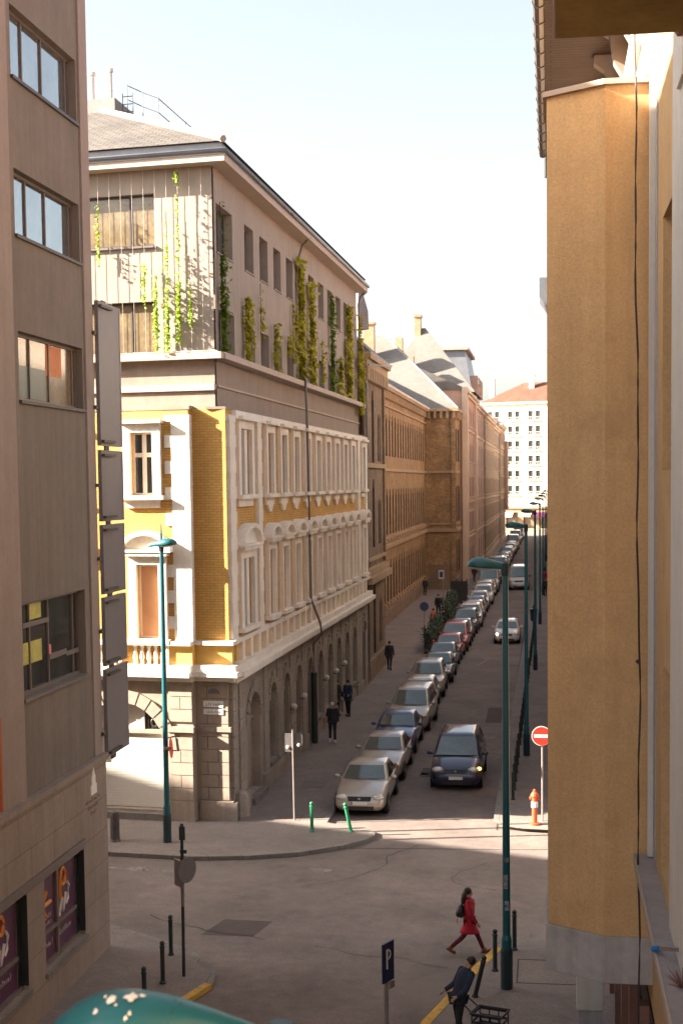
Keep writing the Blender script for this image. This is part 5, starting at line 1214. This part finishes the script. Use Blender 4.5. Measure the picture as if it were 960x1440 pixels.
# ------------------------------------------------------------------ cars (front towards -Y, wheels on z=0)
def car_proto(kind, mat):
    t = proto('parked_car', 'x', 'car')
    if kind == 'hatch':   L, W, Hh, zh, zb_ = 4.1, 1.72, 1.47, .93, .95; cab = (-.92, -.18, 1.55, 1.98); hood = [(-2.05, .30, .52, .60), (-2.0, .22, .66, .72), (-1.85, .2, .76, .80), (-1.4, .2, .87, .85), (-.9, .2, .97, .86), (0, .2, .98, .865), (1.2, .2, 1.0, .865), (1.8, .22, .99, .84), (2.0, .25, .9, .76), (2.06, .34, .7, .68)]
    elif kind == 'sedan': L, W, Hh, zh, zb_ = 4.5, 1.74, 1.44, .92, .93; cab = (-.85, -.08, 1.05, 1.72); hood = [(-2.25, .30, .50, .62), (-2.2, .22, .63, .74), (-2.05, .2, .73, .81), (-1.5, .2, .86, .86), (-.85, .2, .95, .87), (0, .2, .96, .87), (1.2, .2, .99, .87), (1.9, .22, .98, .84), (2.2, .25, .92, .77), (2.26, .34, .7, .7)]
    elif kind == 'mpv':   L, W, Hh, zh, zb_ = 4.65, 1.82, 1.74, 1.02, 1.05; cab = (-1.35, -.35, 1.95, 2.25); hood = [(-2.32, .32, .55, .66), (-2.27, .22, .72, .78), (-2.1, .2, .83, .86), (-1.75, .2, .95, .90), (-1.3, .2, 1.06, .91), (0, .2, 1.07, .91), (1.6, .2, 1.08, .91), (2.1, .22, 1.06, .88), (2.28, .25, .98, .8), (2.33, .34, .75, .72)]
    elif kind == 'suv':   L, W, Hh, zh, zb_ = 4.3, 1.8, 1.68, 1.03, 1.05; cab = (-.95, -.3, 1.75, 2.08); hood = [(-2.15, .36, .62, .66), (-2.1, .28, .82, .8), (-1.95, .26, .93, .86), (-1.4, .26, 1.01, .89), (-.95, .26, 1.07, .9), (0, .26, 1.08, .9), (1.4, .26, 1.1, .9), (1.95, .28, 1.08, .87), (2.12, .3, 1.0, .8), (2.16, .4, .75, .74)]
    else:                 L, W, Hh, zh, zb_ = 5.2, 1.98, 2.35, 1.25, 1.28; cab = (-1.95, -1.2, 2.45, 2.58); hood = [(-2.6, .34, .62, .76), (-2.55, .24, .86, .88), (-2.4, .22, 1.02, .95), (-2.2, .22, 1.16, .98), (-1.9, .22, 1.28, .99), (0, .22, 1.30, .99), (1.8, .22, 1.3, .99), (2.4, .22, 1.3, .98), (2.55, .25, 1.28, .95), (2.6, .34, 1.0, .9)]
    van = kind == 'van'
    def section(y, z0, z1, w):
        h = z1 - z0; half = [(0, z0), (w*.78, z0), (w*.94, z0 + .07), (w, z0 + h*.30), (w*1.005, z0 + h*.62), (w*.965, z1 - .055), (w*.86, z1 - .008), (w*.45, z1 + .022), (0, z1 + .03)]
        return [(x, y, z) for x, z in half] + [(-x, y, z) for x, z in half[-2:0:-1]]
    b = MB(); b.loft([section(*h) for h in hood])
    y0, y1, y2, y3 = cab; wb, wr = W/2*.965, W/2*(.90 if van else .76)
    # cabin shell
    zr = Hh - .035
    def cabr(z, ya, yb, w, rc=.1):
        p = []
        for (sx, sy, a0) in ((1, -1, -90), (1, 1, 0), (-1, 1, 90), (-1, -1, 180)):
            for k in range(3):
                q = R(a0 + 45*k); p.append((sx*(w-rc) + rc*math.cos(q), (ya+rc if sy < 0 else yb-rc) + rc*math.sin(q), z))
        return p
    def bow(r, a): return [(x, y - a*(1 - (x/wb)**2)*(1 if y < (y1+y2)/2 else -.6), z) for x, y, z in r]
    rg = [bow(cabr(zb_-.1, y0-.06, y3+.04, wb), .08), bow(cabr(zb_+.02, y0+.03, y3-.01, wb*.985), .08), bow(cabr(zr-.05, y1, y2, wr), .06), bow(cabr(zr-.005, y1+.06, y2-.05, wr-.05), .05), cabr(Hh, y1+.35, y2-.3, wr-.32, .2)]
    b.loft(rg)
    body = b.build('body', mat, t, smooth=True)
    md = body.modifiers.new('e', 'EDGE_SPLIT'); md.split_angle = R(52)
    # glazing, a hair proud of the shell
    def lerp(a, c, s): return tuple(a[i] + (c[i]-a[i])*s for i in range(3))
    def pane(name, A, B_, C_, D_, off, mt, n=6, bowy=0.):
        """quad patch A-B (bottom) D-C (top), offset outward"""
        g = MB(); vs = []; 
        for j in range(3):
            for i in range(n+1):
                p = lerp(lerp(A, B_, i/n), lerp(D_, C_, i/n), j/2); x = p[0]
                vs.append((p[0] + off[0], p[1] + off[1] - bowy*(1-(x/wb)**2), p[2] + off[2]))
        fs = [(j*(n+1)+i, j*(n+1)+i+1, (j+1)*(n+1)+i+1, (j+1)*(n+1)+i) for j in range(2) for i in range(n)]
        g.add(vs, fs); return g.build(name, mt, t, smooth=True)
    zt, zl = zr - .07, zb_ + .06
    def yl(z): return y0 + .03 + (y1 - y0 - .03)*(z - zb_ - .02)/(zr - .07 - zb_)
    def yr(z): return y3 - .01 + (y2 - y3 + .01)*(z - zb_ - .02)/(zr - .07 - zb_)
    def ww(z): return wb*.985 + (wr - wb*.985)*(z - zb_ - .02)/(zr - .07 - zb_)
    fa = .10
    pane('windscreen', (-ww(zl)+fa, yl(zl), zl), (ww(zl)-fa, yl(zl), zl), (ww(zt)-fa*.8, yl(zt), zt), (-ww(zt)+fa*.8, yl(zt), zt), (0, -.022, .012), 'windscreen', 6, .075)
    if not van: pane('rear_window', (-ww(zl)+fa, yr(zl), zl), (ww(zl)-fa, yr(zl), zl), (ww(zt)-fa*.8, yr(zt), zt), (-ww(zt)+fa*.8, yr(zt), zt), (0, .025, .012), 'car_glass', 6, -.045)
    ym = (y1 + y2)/2 + (.1 if kind != 'van' else -1.25)
    for sx in (-1, 1):
        segs = [(lambda z: yl(z) + .2, lambda z: ym - .05)] + ([] if van else [(lambda z: ym + .05, lambda z: yr(z) - .22)])
        for fa_, fb_ in segs:
            pane('side_window', (sx*ww(zl), fa_(zl), zl), (sx*ww(zl), fb_(zl), zl), (sx*ww(zt), fb_(zt), zt), (sx*ww(zt), fa_(zt), zt), (sx*.012, 0, .004), 'car_glass', 1)
    # front end
    fy, fz0, fz1, fw = hood[0][0], hood[1][1], hood[2][2], hood[2][3]
    hw = W/2
    b = MB(); b.add([(-hw*.42, fy-.012, fz1-.2), (hw*.42, fy-.012, fz1-.2), (hw*.46, fy+.05, fz1-.055), (-hw*.46, fy+.05, fz1-.055), (-hw*.42, fy+.1, fz1-.2), (hw*.42, fy+.1, fz1-.2), (hw*.46, fy+.2, fz1-.055), (-hw*.46, fy+.2, fz1-.055)], [(0,1,2,3),(4,5,6,7),(0,1,5,4),(1,2,6,5),(2,3,7,6),(3,0,4,7)]); gr = b.build('grille', 'car_black', t)
    b = MB(); b.ball((0, fy-.0, fz1-.12), (.055, .03, .035), 10, 5); b.build('badge', 'rim', gr)
    b = MB(); b.box(-hw*.55, hw*.55, fy-.018, fy+.1, .24, .36); b.build('air_intake', 'car_black', t)
    b = MB(); b.box(-hw*.8, hw*.8, fy-.03, fy+.12, .385, .42); b.build('bumper_strip', 'car_black' if kind in ('van', 'suv') else mat, t)
    b = MB(); b.box(-.26, .26, fy-.045, fy-.02, .42, .53); pl = b.build('number_plate', 'plate', t); b = MB(); b.box(-.26, -.225, fy-.048, fy-.0455, .42, .53); b.build('plate_band', 'plate_blue', pl)
    for sx in (-1, 1):
        b = MB(); c = (sx*hw*.70, fy+.14, fz1-.085); r_ = (hw*.24, .16, .105)
        b.ball(c, r_, 12, 8); hl = b.build('headlight', 'headlight', t, smooth=True)
        b = MB(); b.ball((sx*hw*.86, hood[-1][0]-.06, hood[-2][2]-.12), (.09, .09, .16 if not van else .3), 8, 6); b.build('tail_light', 'tail_light', t, smooth=True)
        b = MB(); zz = zb_ + .1; b.ball((sx*(hw+.10), y0+.28, zz), (.11, .06, .075), 10, 6); b.tube([(sx*(hw-.1), y0+.33, zz-.05), (sx*(hw+.06), y0+.3, zz-.03)], .025, 5); b.build('mirror', mat if kind != 'van' else 'car_black', t, smooth=True)
    # wheels
    for sx in (-1, 1):
        for yy in (hood[0][0] + .82, hood[-1][0] - .78):
            rr = .31 if not van else .34
            ar = MB(); ar.lathe([(rr+.065, -.005), (rr+.065, .012)], (sx*(hw*1.003)-.004, yy, rr), 20, axis=0); 
            b = MB(); x0 = hw - .17; b.lathe([(rr*.7, x0), (rr*.97, x0+.0), (rr, x0+.03), (rr, x0+.16), (rr*.95, x0+.195), (rr*.66, x0+.2)] if sx > 0 else [(rr*.66, -x0-.2), (rr*.95, -x0-.195), (rr, -x0-.16), (rr, -x0-.03), (rr*.97, -x0), (rr*.7, -x0)], (0, yy, rr), 20, axis=0)
            wl = b.build('wheel', 'tyre', t, smooth=False)
            b = MB(); xx = x0 + .192; b.lathe([(rr*.64, 0), (rr*.64, .012), (rr*.5, .004), (.06, .012), (.02, .016)] if sx > 0 else [(.02, -.016), (.06, -.012), (rr*.5, -.004), (rr*.64, -.012), (rr*.64, 0)], (sx*xx, yy, rr), 14, axis=0); b.build('rim', 'rim', wl)
            ar.build('wheel_arch', 'car_black', t)
    b = MB(); b.box(-hw*.8, hw*.8, hood[0][0]+.3, hood[-1][0]-.3, .16, .26); b.build('underbody', 'car_black', t)
    for ch in t.children: KIDS[ch] = list(ch.children)
    KIDS[t] = list(t.children); t['fy'] = fy; del t['fy']
    FY[t] = fy; return t
FY = {}
PR = {k: car_proto(k, 'paint_silver') for k in ('hatch', 'sedan', 'mpv', 'suv', 'van')}
used = set()
def repaint(o, mat):
    for ch in o.children_recursive:
        for s in ch.material_slots:
            if s.material and s.material.name == 'paint_silver': s.link = 'OBJECT'; s.material = M[mat]
def put_car(kind, mat, x, yfront, label, rz=0., name='parked_car', group='cars parked along the left kerb', cat='car'):
    p = PR[kind]
    o = dup(p, (x, yfront - FY[p], .004), R(rz), label); o.name = name; o['category'] = cat
    if group: o['group'] = group
    elif 'group' in o: del o['group']
    repaint(o, mat); return o
PK = [('sedan', 'paint_beige', 'pale gold car parked first in the row, behind the bent green bollard'), ('sedan', 'paint_silver', 'silver saloon parked second from the crossing'), ('sedan', 'paint_blue', 'dark blue car parked third from the crossing'),
      ('mpv', 'paint_silver', 'tall silver car parked right behind the dark blue one'), ('hatch', 'paint_beige', 'beige car parked fifth from the crossing'), ('suv', 'paint_silver', 'silver grey car parked sixth from the crossing'),
      ('sedan', 'paint_dark', 'black car parked seventh from the crossing'), ('sedan', 'paint_green', 'dark car parked just in front of the red one'), ('hatch', 'paint_red', 'red car parked nearest us of the two red ones, beside the terrace planters'), ('mpv', 'paint_red', 'tall red car parked second of the two red ones'),
      ('sedan', 'paint_grey', 'grey car parked right behind the two red cars'), ('suv', 'paint_dark', 'dark tall car parked beside the planters, second behind the red cars'), ('suv', 'paint_car_white', 'white roofed tall car parked third behind the red cars'), ('hatch', 'paint_silver', 'silver car parked fourth behind the red cars'), ('sedan', 'paint_grey', 'grey car parked fifth behind the red cars'),
      ('hatch', 'paint_car_white', 'white car parked sixth behind the red cars'), ('suv', 'paint_car_white', 'white tall car parked seventh behind the red cars'), ('suv', 'paint_beige', 'cream tall car parked level with the brick tower')]
y = 46.9
rnd = random.Random(11)
for i, (k, m_, lab) in enumerate(PK):
    put_car(k, m_, -6.27 + rnd.uniform(-.1, .1) + (.0 if i < 8 else .012*(i-8)), y, lab, rnd.uniform(-1.6, 1.6)); y += {'sedan': 5.1, 'hatch': 4.7, 'suv': 4.9, 'mpv': 5.25}[k] + rnd.uniform(-.12, .45)
far = ['paint_silver', 'paint_car_white', 'paint_grey', 'paint_silver', 'paint_dark', 'paint_beige', 'paint_silver']
words_ = {'paint_silver': 'silver', 'paint_car_white': 'white', 'paint_grey': 'grey', 'paint_dark': 'black', 'paint_beige': 'cream'}
i = 0
seen_c = {}
while y < 284:
    m_ = far[(i*3 + i//4) % 7]; k = ('hatch', 'mpv', 'sedan', 'suv', 'hatch', 'van', 'sedan')[(i*5 + i//3) % 7]
    put_car(k, m_, -6.2 + rnd.uniform(-.08, .08), y, 'small %s car far up the parked row, beyond the brick tower' % words_[m_], rnd.uniform(-1, 1), group='%s cars far up the parked row' % words_[m_]); y += {'sedan': 5.1, 'hatch': 4.7, 'suv': 4.9, 'mpv': 5.25, 'van': 5.8}[k] + rnd.uniform(-.1, .4); i += 1
mv = put_car('mpv', 'paint_navy', -3.4, 51.2, 'dark navy people carrier driving towards us with one indicator lit', 0, 'moving_car', None)
def light_up(o, what):
    hl = [c for c in o.children if c.name.startswith('headlight')]
    return sorted(hl, key=lambda c: sum(v.co.x for v in c.data.vertices))
hl = light_up(mv, 0)
b = MB(); b.ball((PR['mpv'] and .84, -2.13, .79), (.075, .08, .055), 10, 6); b.build('indicator', 'indicator_on', mv, smooth=True, org=(0, 0, 0))
b = MB()
for sx in (-1, 1): b.tube([(sx*.62, -.2, 1.72), (sx*.60, .2, 1.775), (sx*.6, 1.5, 1.775), (sx*.62, 1.8, 1.73)], .018, 5)
b.build('roof_rail', 'car_black', mv, org=(0, 0, 0))
wc = put_car('hatch', 'paint_car_white', -3.0, 98.2, 'white hatchback driving down the middle of the street', 0, 'moving_car', None)
b = MB(); b.ball((-.63, -2.02, .68), (.1, .06, .07), 8, 5); b.build('headlamp_bulb', 'headlight_on', wc, org=(0, 0, 0))
vn = put_car('van', 'paint_beige', -3.27, 147, 'cream delivery van driving towards us up the street', 0, 'delivery_van', None, 'van')
b = MB(); b.ball((.73, -2.53, .93), (.12, .06, .09), 8, 5); b.build('headlamp_bulb', 'headlight_on', vn, org=(0, 0, 0))
for p in PR.values():
    for ch in p.children_recursive: bpy.data.objects.remove(ch)
    bpy.data.objects.remove(p)
# ------------------------------------------------------------------ people
def skin_mesh(verts, edges, radii, root=0, sub=1):
    me = bpy.data.meshes.new('tmp'); me.from_pydata(verts, edges, [])
    o = bpy.data.objects.new('tmp', me); COL.objects.link(o)
    md = o.modifiers.new('sk', 'SKIN'); md.use_smooth_shade = True
    s = o.modifiers.new('ss', 'SUBSURF'); s.levels = s.render_levels = sub
    for i, v in enumerate(me.skin_vertices[0].data):
        r_ = radii[i]; v.radius = r_ if isinstance(r_, tuple) else (r_, r_); v.use_root = (i == root)
    dg = bpy.context.evaluated_depsgraph_get(); dg.update()
    out = bpy.data.meshes.new_from_object(o.evaluated_get(dg), depsgraph=dg)
    bpy.data.objects.remove(o); bpy.data.meshes.remove(me)
    return out
def put(name, me, mat, par):
    me.materials.clear(); me.materials.append(M[mat]); me.name = name
    me.polygons.foreach_set('use_smooth', [True]*len(me.polygons))
    return link(name, me, par)
def rotx(p, c, a):      # swing about the x axis through c (a>0: forward, towards -Y)
    y, z = p[1]-c[1], p[2]-c[2]; ca, sa = math.cos(a), math.sin(a)
    return (p[0], c[1] + y*ca + z*sa, c[2] - y*sa + z*ca)
def person(label, loc, rz, jacket, trousers, shoes, hair='hair_dark', stride=0., lean=0., arms=(0., 0.), elbows=(.25, .25), longcoat=0., longhair=False, scale=1., skirt=None, group=None, cap=None, detail=True, headdown=0.):
    t = thing('person', label, 'person', (0, 0, 0), 0, group)
    P = {}
    hipz = .92; P['pel'] = (0, 0, hipz)
    def up(p): return rotx(p, P['pel'], lean)
    for n_, z, y in (('sp', 1.08, 0), ('ch', 1.30, .01), ('nk', 1.46, .0), ('hd', 1.56, -.025), ('ht', 1.645, -.015)): P[n_] = up((0, y, z))
    if headdown:
        for n_ in ('hd', 'ht'): P[n_] = rotx(P[n_], P['nk'], headdown)
    for s, sx in (('l', 1), ('r', -1)):
        sg = stride if sx > 0 else -stride
        hip = (sx*.09, 0, hipz-.04); kn = rotx((sx*.095, -.01, .50), hip, sg); 
        back = max(0, -sg)
        an = rotx((sx*.1, .02, .085), hip, sg); an = rotx(an, kn, -back*.7)
        P['hip'+s], P['kn'+s], P['an'+s] = hip, kn, an
        fa = -back*1.0 + max(0, sg)*.35
        P['to'+s] = rotx((an[0]+sx*.02, an[1]-.15, an[2]-.055), an, fa); P['he'+s] = rotx((an[0], an[1]+.05, an[2]-.05), an, fa)
        aa = arms[0 if sx > 0 else 1]; el_ = elbows[0 if sx > 0 else 1]
        sh = up((sx*.17, .01, 1.39)); e0 = up((sx*.225, .02, 1.11)); w0 = up((sx*.235, -.01, .87))
        e0 = rotx(e0, sh, aa); w0 = rotx(w0, sh, aa); w0 = rotx(w0, e0, el_)
        P['sh'+s], P['el'+s], P['wr'+s] = sh, e0, w0
        d = (Vector(w0) - Vector(e0)).normalized(); P['pm'+s] = tuple(Vector(w0) + d*.07)
    low = min(P['tol'][2], P['tor'][2], P['hel'][2], P['her'][2]) - .03
    # bare body, one skinned surface with head, face and hands
    V = []; E = []; Rr = []; ix = {}
    def av(n, p, r): ix[n] = len(V); V.append(p); Rr.append(r); return ix[n]
    for n, r in (('pel', (.13, .1)), ('sp', (.115, .085)), ('ch', (.14, .095)), ('nk', (.05, .052))): av(n, P[n], r)
    hd = Vector(P['hd']); 
    av('hd', P['hd'], (.068, .08)); av('ht', P['ht'], (.06, .07)); E += [(0, 1), (1, 2), (2, 3), (3, 4), (4, 5)]
    fdir = (rotx((0, -1, 0), (0, 0, 0), lean + headdown)); fdir = Vector(fdir)
    av('nose', tuple(hd + fdir*.098 + Vector((0, 0, -.005))), (.014, .018)); E.append((ix['hd'], ix['nose']))
    for s in 'lr':
        for n, r in (('hip', .085), ('kn', .052), ('an', .035), ('to', .032), ('sh', .05), ('el', .037), ('wr', .025), ('pm', (.036, .018))): av(n+s, P[n+s], r)
        E += [(0, ix['hip'+s]), (ix['hip'+s], ix['kn'+s]), (ix['kn'+s], ix['an'+s]), (ix['an'+s], ix['to'+s]), (2, ix['sh'+s]), (ix['sh'+s], ix['el'+s]), (ix['el'+s], ix['wr'+s]), (ix['wr'+s], ix['pm'+s])]
        if detail:
            w0, p0 = Vector(P['wr'+s]), Vector(P['pm'+s]); d = (p0-w0).normalized(); sd = Vector((0, 1, 0)) - d*d.y; sd.normalize(); sx = 1 if s == 'l' else -1; cu = d.cross(sd)*sx*-1
            for k, ln in enumerate((.068, .078, .072, .056)):
                o_ = sd*(.027-.018*k); a = av('f%s%d' % (s, k), tuple(p0 + o_ + d*ln*.55 + cu*.006), .0085); c = av('g%s%d' % (s, k), tuple(p0 + o_ + d*ln + cu*.022), .0075); E += [(ix['pm'+s], a), (a, c)]
            a = av('th'+s, tuple(w0 - sd*.04 + d*.045 + cu*.01), .010); c = av('ti'+s, tuple(w0 - sd*.052 + d*.085 + cu*.02), .0085); E += [(ix['wr'+s], a), (a, c)]
    put('body', skin_mesh(V, E, Rr), 'skin', t)
    # eyes and mouth
    if detail:
        b = MB(); sd = Vector((1, 0, 0)); upv = sd.cross(fdir)
        for sx in (-1, 1): b.ball(tuple(hd + fdir*.074 + sd*sx*.03 + Vector((0, 0, .02))), (.011, .008, .007), 6, 4)
        b.ball(tuple(hd + fdir*.075 + Vector((0, 0, -.045))), (.022, .008, .006), 6, 4); b.build('eyes', 'hair_dark', t)
    # trousers
    V = [P['pel']]; E = []; Rr = [(.15, .115)]
    for s in 'lr':
        o = len(V); V += [P['hip'+s], P['kn'+s], P['an'+s]]; Rr += [.1, .068, .052]; E += [(0, o), (o, o+1), (o+1, o+2)]
    put('trousers', skin_mesh(V, E, Rr), trousers, t)
    for s in 'lr':
        b = MB(); a, h_, to = Vector(P['an'+s]), Vector(P['he'+s]), Vector(P['to'+s])
        b.tube([a + (a-h_)*.9, a, h_*.4 + to*.6 if False else (h_+a)/2], [.05, .052, .05], 8); b.tube([h_ + (h_-to)*.1, h_*.5+to*.5, to, to + (to-h_)*.12], [.035, .045, .042, .02], 8); b.build('shoe', shoes, t, smooth=True)
    # jacket: trunk loft plus sleeves
    b = MB(); rings = []
    lv = [(1.485, .055, .06), (1.45, .10, .075), (1.41, .165, .10), (1.33, .195, .125), (1.2, .185, .125), (1.05, .175, .12), (.92, .19, .135), (.82, .195, .145)]
    if longcoat:
        n_ = 4
        for k in range(1, n_+1): z = .82 - (.82-longcoat)*k/n_; lv.append((z, .195 + .035*k/n_, .15 + .055*k/n_ + abs(stride)*.08*k/n_))
    for z, rx, ry in lv:
        ring = []
        for k in range(16):
            q = 2*PI*k/16; p = (rx*math.cos(q), .005 + ry*math.sin(q), z); ring.append(up(p) if z > hipz else p)
        rings.append(ring)
    b.loft(rings)
    jk = b.build('coat' if longcoat else 'jacket', jacket, t, smooth=True)
    for s in 'lr':
        b = MB(); sh, e0, w0 = Vector(P['sh'+s]), Vector(P['el'+s]), Vector(P['wr'+s])
        b.ball(tuple(sh), .075, 8, 6); b.tube([sh, (sh+e0)/2, e0, (e0*.45+w0*.55), w0], [.074, .066, .058, .05, .042], 10); b.ball(tuple(e0), .058, 8, 5); b.build('sleeve', jacket, jk, smooth=True)
    # hair
    b = MB(); c = Vector(P['ht'])*.55 + hd*.45 - fdir*.018
    b.ball(tuple(c + Vector((0, 0, .022))), (.085, .1, .092), 12, 8)
    if longhair:
        for k in range(7):
            q = -.9 + 1.8*k/6 + PI/2; x = .07*math.cos(q)
            b.tube([tuple(c + Vector((x, .05, .02))), tuple(c + Vector((x*1.3, .10, -.1))), tuple(c + Vector((x*1.5, .125, -.22))), tuple(c + Vector((x*1.3, .14, -.33)))], [.045, .05, .045, .012], 6)
    b.build('hair' if not cap else 'cap', cap or hair, t, smooth=True)
    t.scale = (scale,)*3; t.rotation_euler = (0, 0, R(rz)); t.location = (loc[0], loc[1], loc[2] - low*scale)
    t['P'] = 0; del t['P']
    return t, P
# the woman in red walks to the right: local -Y is forward, so turn +90 degrees
wt, P = person('woman in a red coat and dark red trousers striding across the crossing with a backpack', (-1.9, 33.35, 0), 96, 'coat_red', 'trousers_wine', 'boots_tan', stride=.46, lean=.04, arms=(-.1, .15), elbows=(.3, .3), longcoat=.62, longhair=True, scale=.965, headdown=.12)
b = MB(); b.ball((0, .21, 1.13), (.13, .10, .165), 12, 8); b.ball((0, .28, 1.08), (.1, .06, .1), 10, 6); bp_ = b.build('backpack', 'plastic_black', wt, smooth=True)
b = MB()
for sx in (-1, 1): b.tube([(sx*.1, .15, 1.32), (sx*.12, .03, 1.475), (sx*.13, -.115, 1.36), (sx*.12, -.1, 1.12), (sx*.1, .12, 1.0)], .014, 5)
b.tube([(-.03, .3, .95), (-.06, .31, .85)], .01, 4)
b.build('strap', 'coat_red', bp_)
mt, P = person('person in dark jacket stooping over a black crate at the bottom edge', (-1.8, 27.6, .12), 12, 'cloth_navy', 'cloth_black', 'cloth_black', stride=.12, lean=.38, arms=(.2, .1), elbows=(.4, .5), scale=1.02, headdown=.3)
mt.rotation_euler.z = R(-55)
t = thing('black_crate', 'black plastic crate with a tubular handle frame beside the stooping person', 'crate', (-1.2, 27.75, .12))
cf = Frame((-1.2, 27.75, 0), (.95, -.3, 0), (.3, .95, 0))
b = MB(cf)
for z in (.42, .58, .74): 
    for q in ((-.34, .34, -.27, -.25), (-.34, .34, .25, .27), (-.34, -.32, -.25, .25), (.32, .34, -.25, .25)): b.box(q[0], q[1], q[2], q[3], z, z+.055)
for u in (-.33, -.11, .11, .33):
    for d in (-.26, .26): b.box(u-.012, u+.012, d-.008, d+.008, .42, .79)
b.box(-.33, .33, -.25, .25, .40, .425); b.build('basket', 'plastic_black', t)
b = MB(cf); b.tube([(-.36, -.28, .8), (.36, -.28, .8), (.36, .28, .8), (-.36, .28, .8), (-.36, -.28, .8)], .022, 6); b.tube([(-.36, -.22, .8), (-.6, -.18, 1.0)], .018, 6); b.tube([(-.36, .22, .8), (-.6, .18, 1.0)], .018, 6); b.tube([(-.6, -.18, 1.0), (-.6, .18, 1.0)], .02, 6); b.build('handle_frame', 'plastic_black', t); t.scale = (.88,)*3
for u, d in ((-.3, -.22), (-.3, .22), (.3, -.22), (.3, .22)):
    b = MB(cf); b.lathe([(.06, d-.02), (.06, d+.02)], (u, 0, .185), 12, axis=1); b.tube([(u, d, .185), (u, d, .42)], .014, 5); b.build('wheel', 'tyre', t)
# people on the left pavement
pt, _ = person('pedestrian in black with a white cap and a pink bag, nearest on the left pavement', (-9.1, 59.9, .12), 10, 'cloth_black', 'cloth_black', 'cloth_white', stride=.18, cap='cloth_white', arms=(.1, -.1))
b = MB(); b.box(-.34, -.22, -.12, .14, .82, 1.12); b.build('bag', 'cloth_pink', pt, bevel=.03)
person('man in a long olive jacket standing close to the house with his back turned', (-9.95, 66.9, .12), 150, 'cloth_olive', 'cloth_black', 'cloth_black', longcoat=.68, arms=(.2, .2))
pt, _ = person('man in an open navy suit and pale shirt facing the man in olive', (-9.4, 66.8, .12), -25, 'cloth_navy', 'cloth_black', 'cloth_black', longcoat=.75, stride=.1, arms=(.2, .1), elbows=(.9, .4))
b = MB(); b.add([(-.05, -.128, 1.42), (.05, -.128, 1.42), (.035, -.14, 1.0), (-.035, -.14, 1.0), (-.05, -.11, 1.42), (.05, -.11, 1.42), (.035, -.12, 1.0), (-.035, -.12, 1.0)], [(0,1,2,3),(4,5,6,7),(0,1,5,4),(1,2,6,5),(2,3,7,6),(3,0,4,7)]); b.build('shirt', 'paint_blue', pt)
person('lone walker in a dark coat seen from behind, midway up the left pavement', (-9.3, 83.5, .12), 176, 'cloth_dark', 'cloth_black', 'cloth_black', stride=.22, longcoat=.75, arms=(-.1, .1))
person('person in an orange top among the terrace planters', (-8.5, 105.2, .12), 60, 'cloth_orange', 'cloth_black', 'cloth_black', arms=(.3, .1), detail=False)
person('person in black beside the one in orange, half hidden by plants', (-7.7, 105, .12), -60, 'cloth_black', 'cloth_black', 'cloth_black', arms=(.6, .4), elbows=(1, .8), detail=False)
person('tall person in black standing on the pavement before the brick tower', (-9.0, 116.5, .12), 10, 'cloth_black', 'cloth_black', 'cloth_black', scale=1.08, stride=.1, detail=False)
person('person in dark clothes by the brick wall near the tower', (-12.0, 139, .12), 30, 'cloth_dark', 'cloth_black', 'cloth_black', detail=False)
person('person in grey walking beyond the brick tower', (-8.3, 158, .12), 170, 'cloth_dark', 'cloth_dark', 'cloth_black', stride=.2, detail=False)
person('person in pale top beyond the brick tower, close to the cream house', (-8.75, 172, .12), 10, 'cloth_white', 'cloth_dark', 'cloth_black', stride=.2, detail=False)
person('person in a red top far up the right pavement', (-.75, 150, .12), 10, 'coat_red', 'cloth_black', 'cloth_black', stride=.2, detail=False)
person('person in dark clothes following the one in red on the right pavement', (-.6, 138, .12), 170, 'cloth_dark', 'cloth_black', 'cloth_black', stride=.2, detail=False)
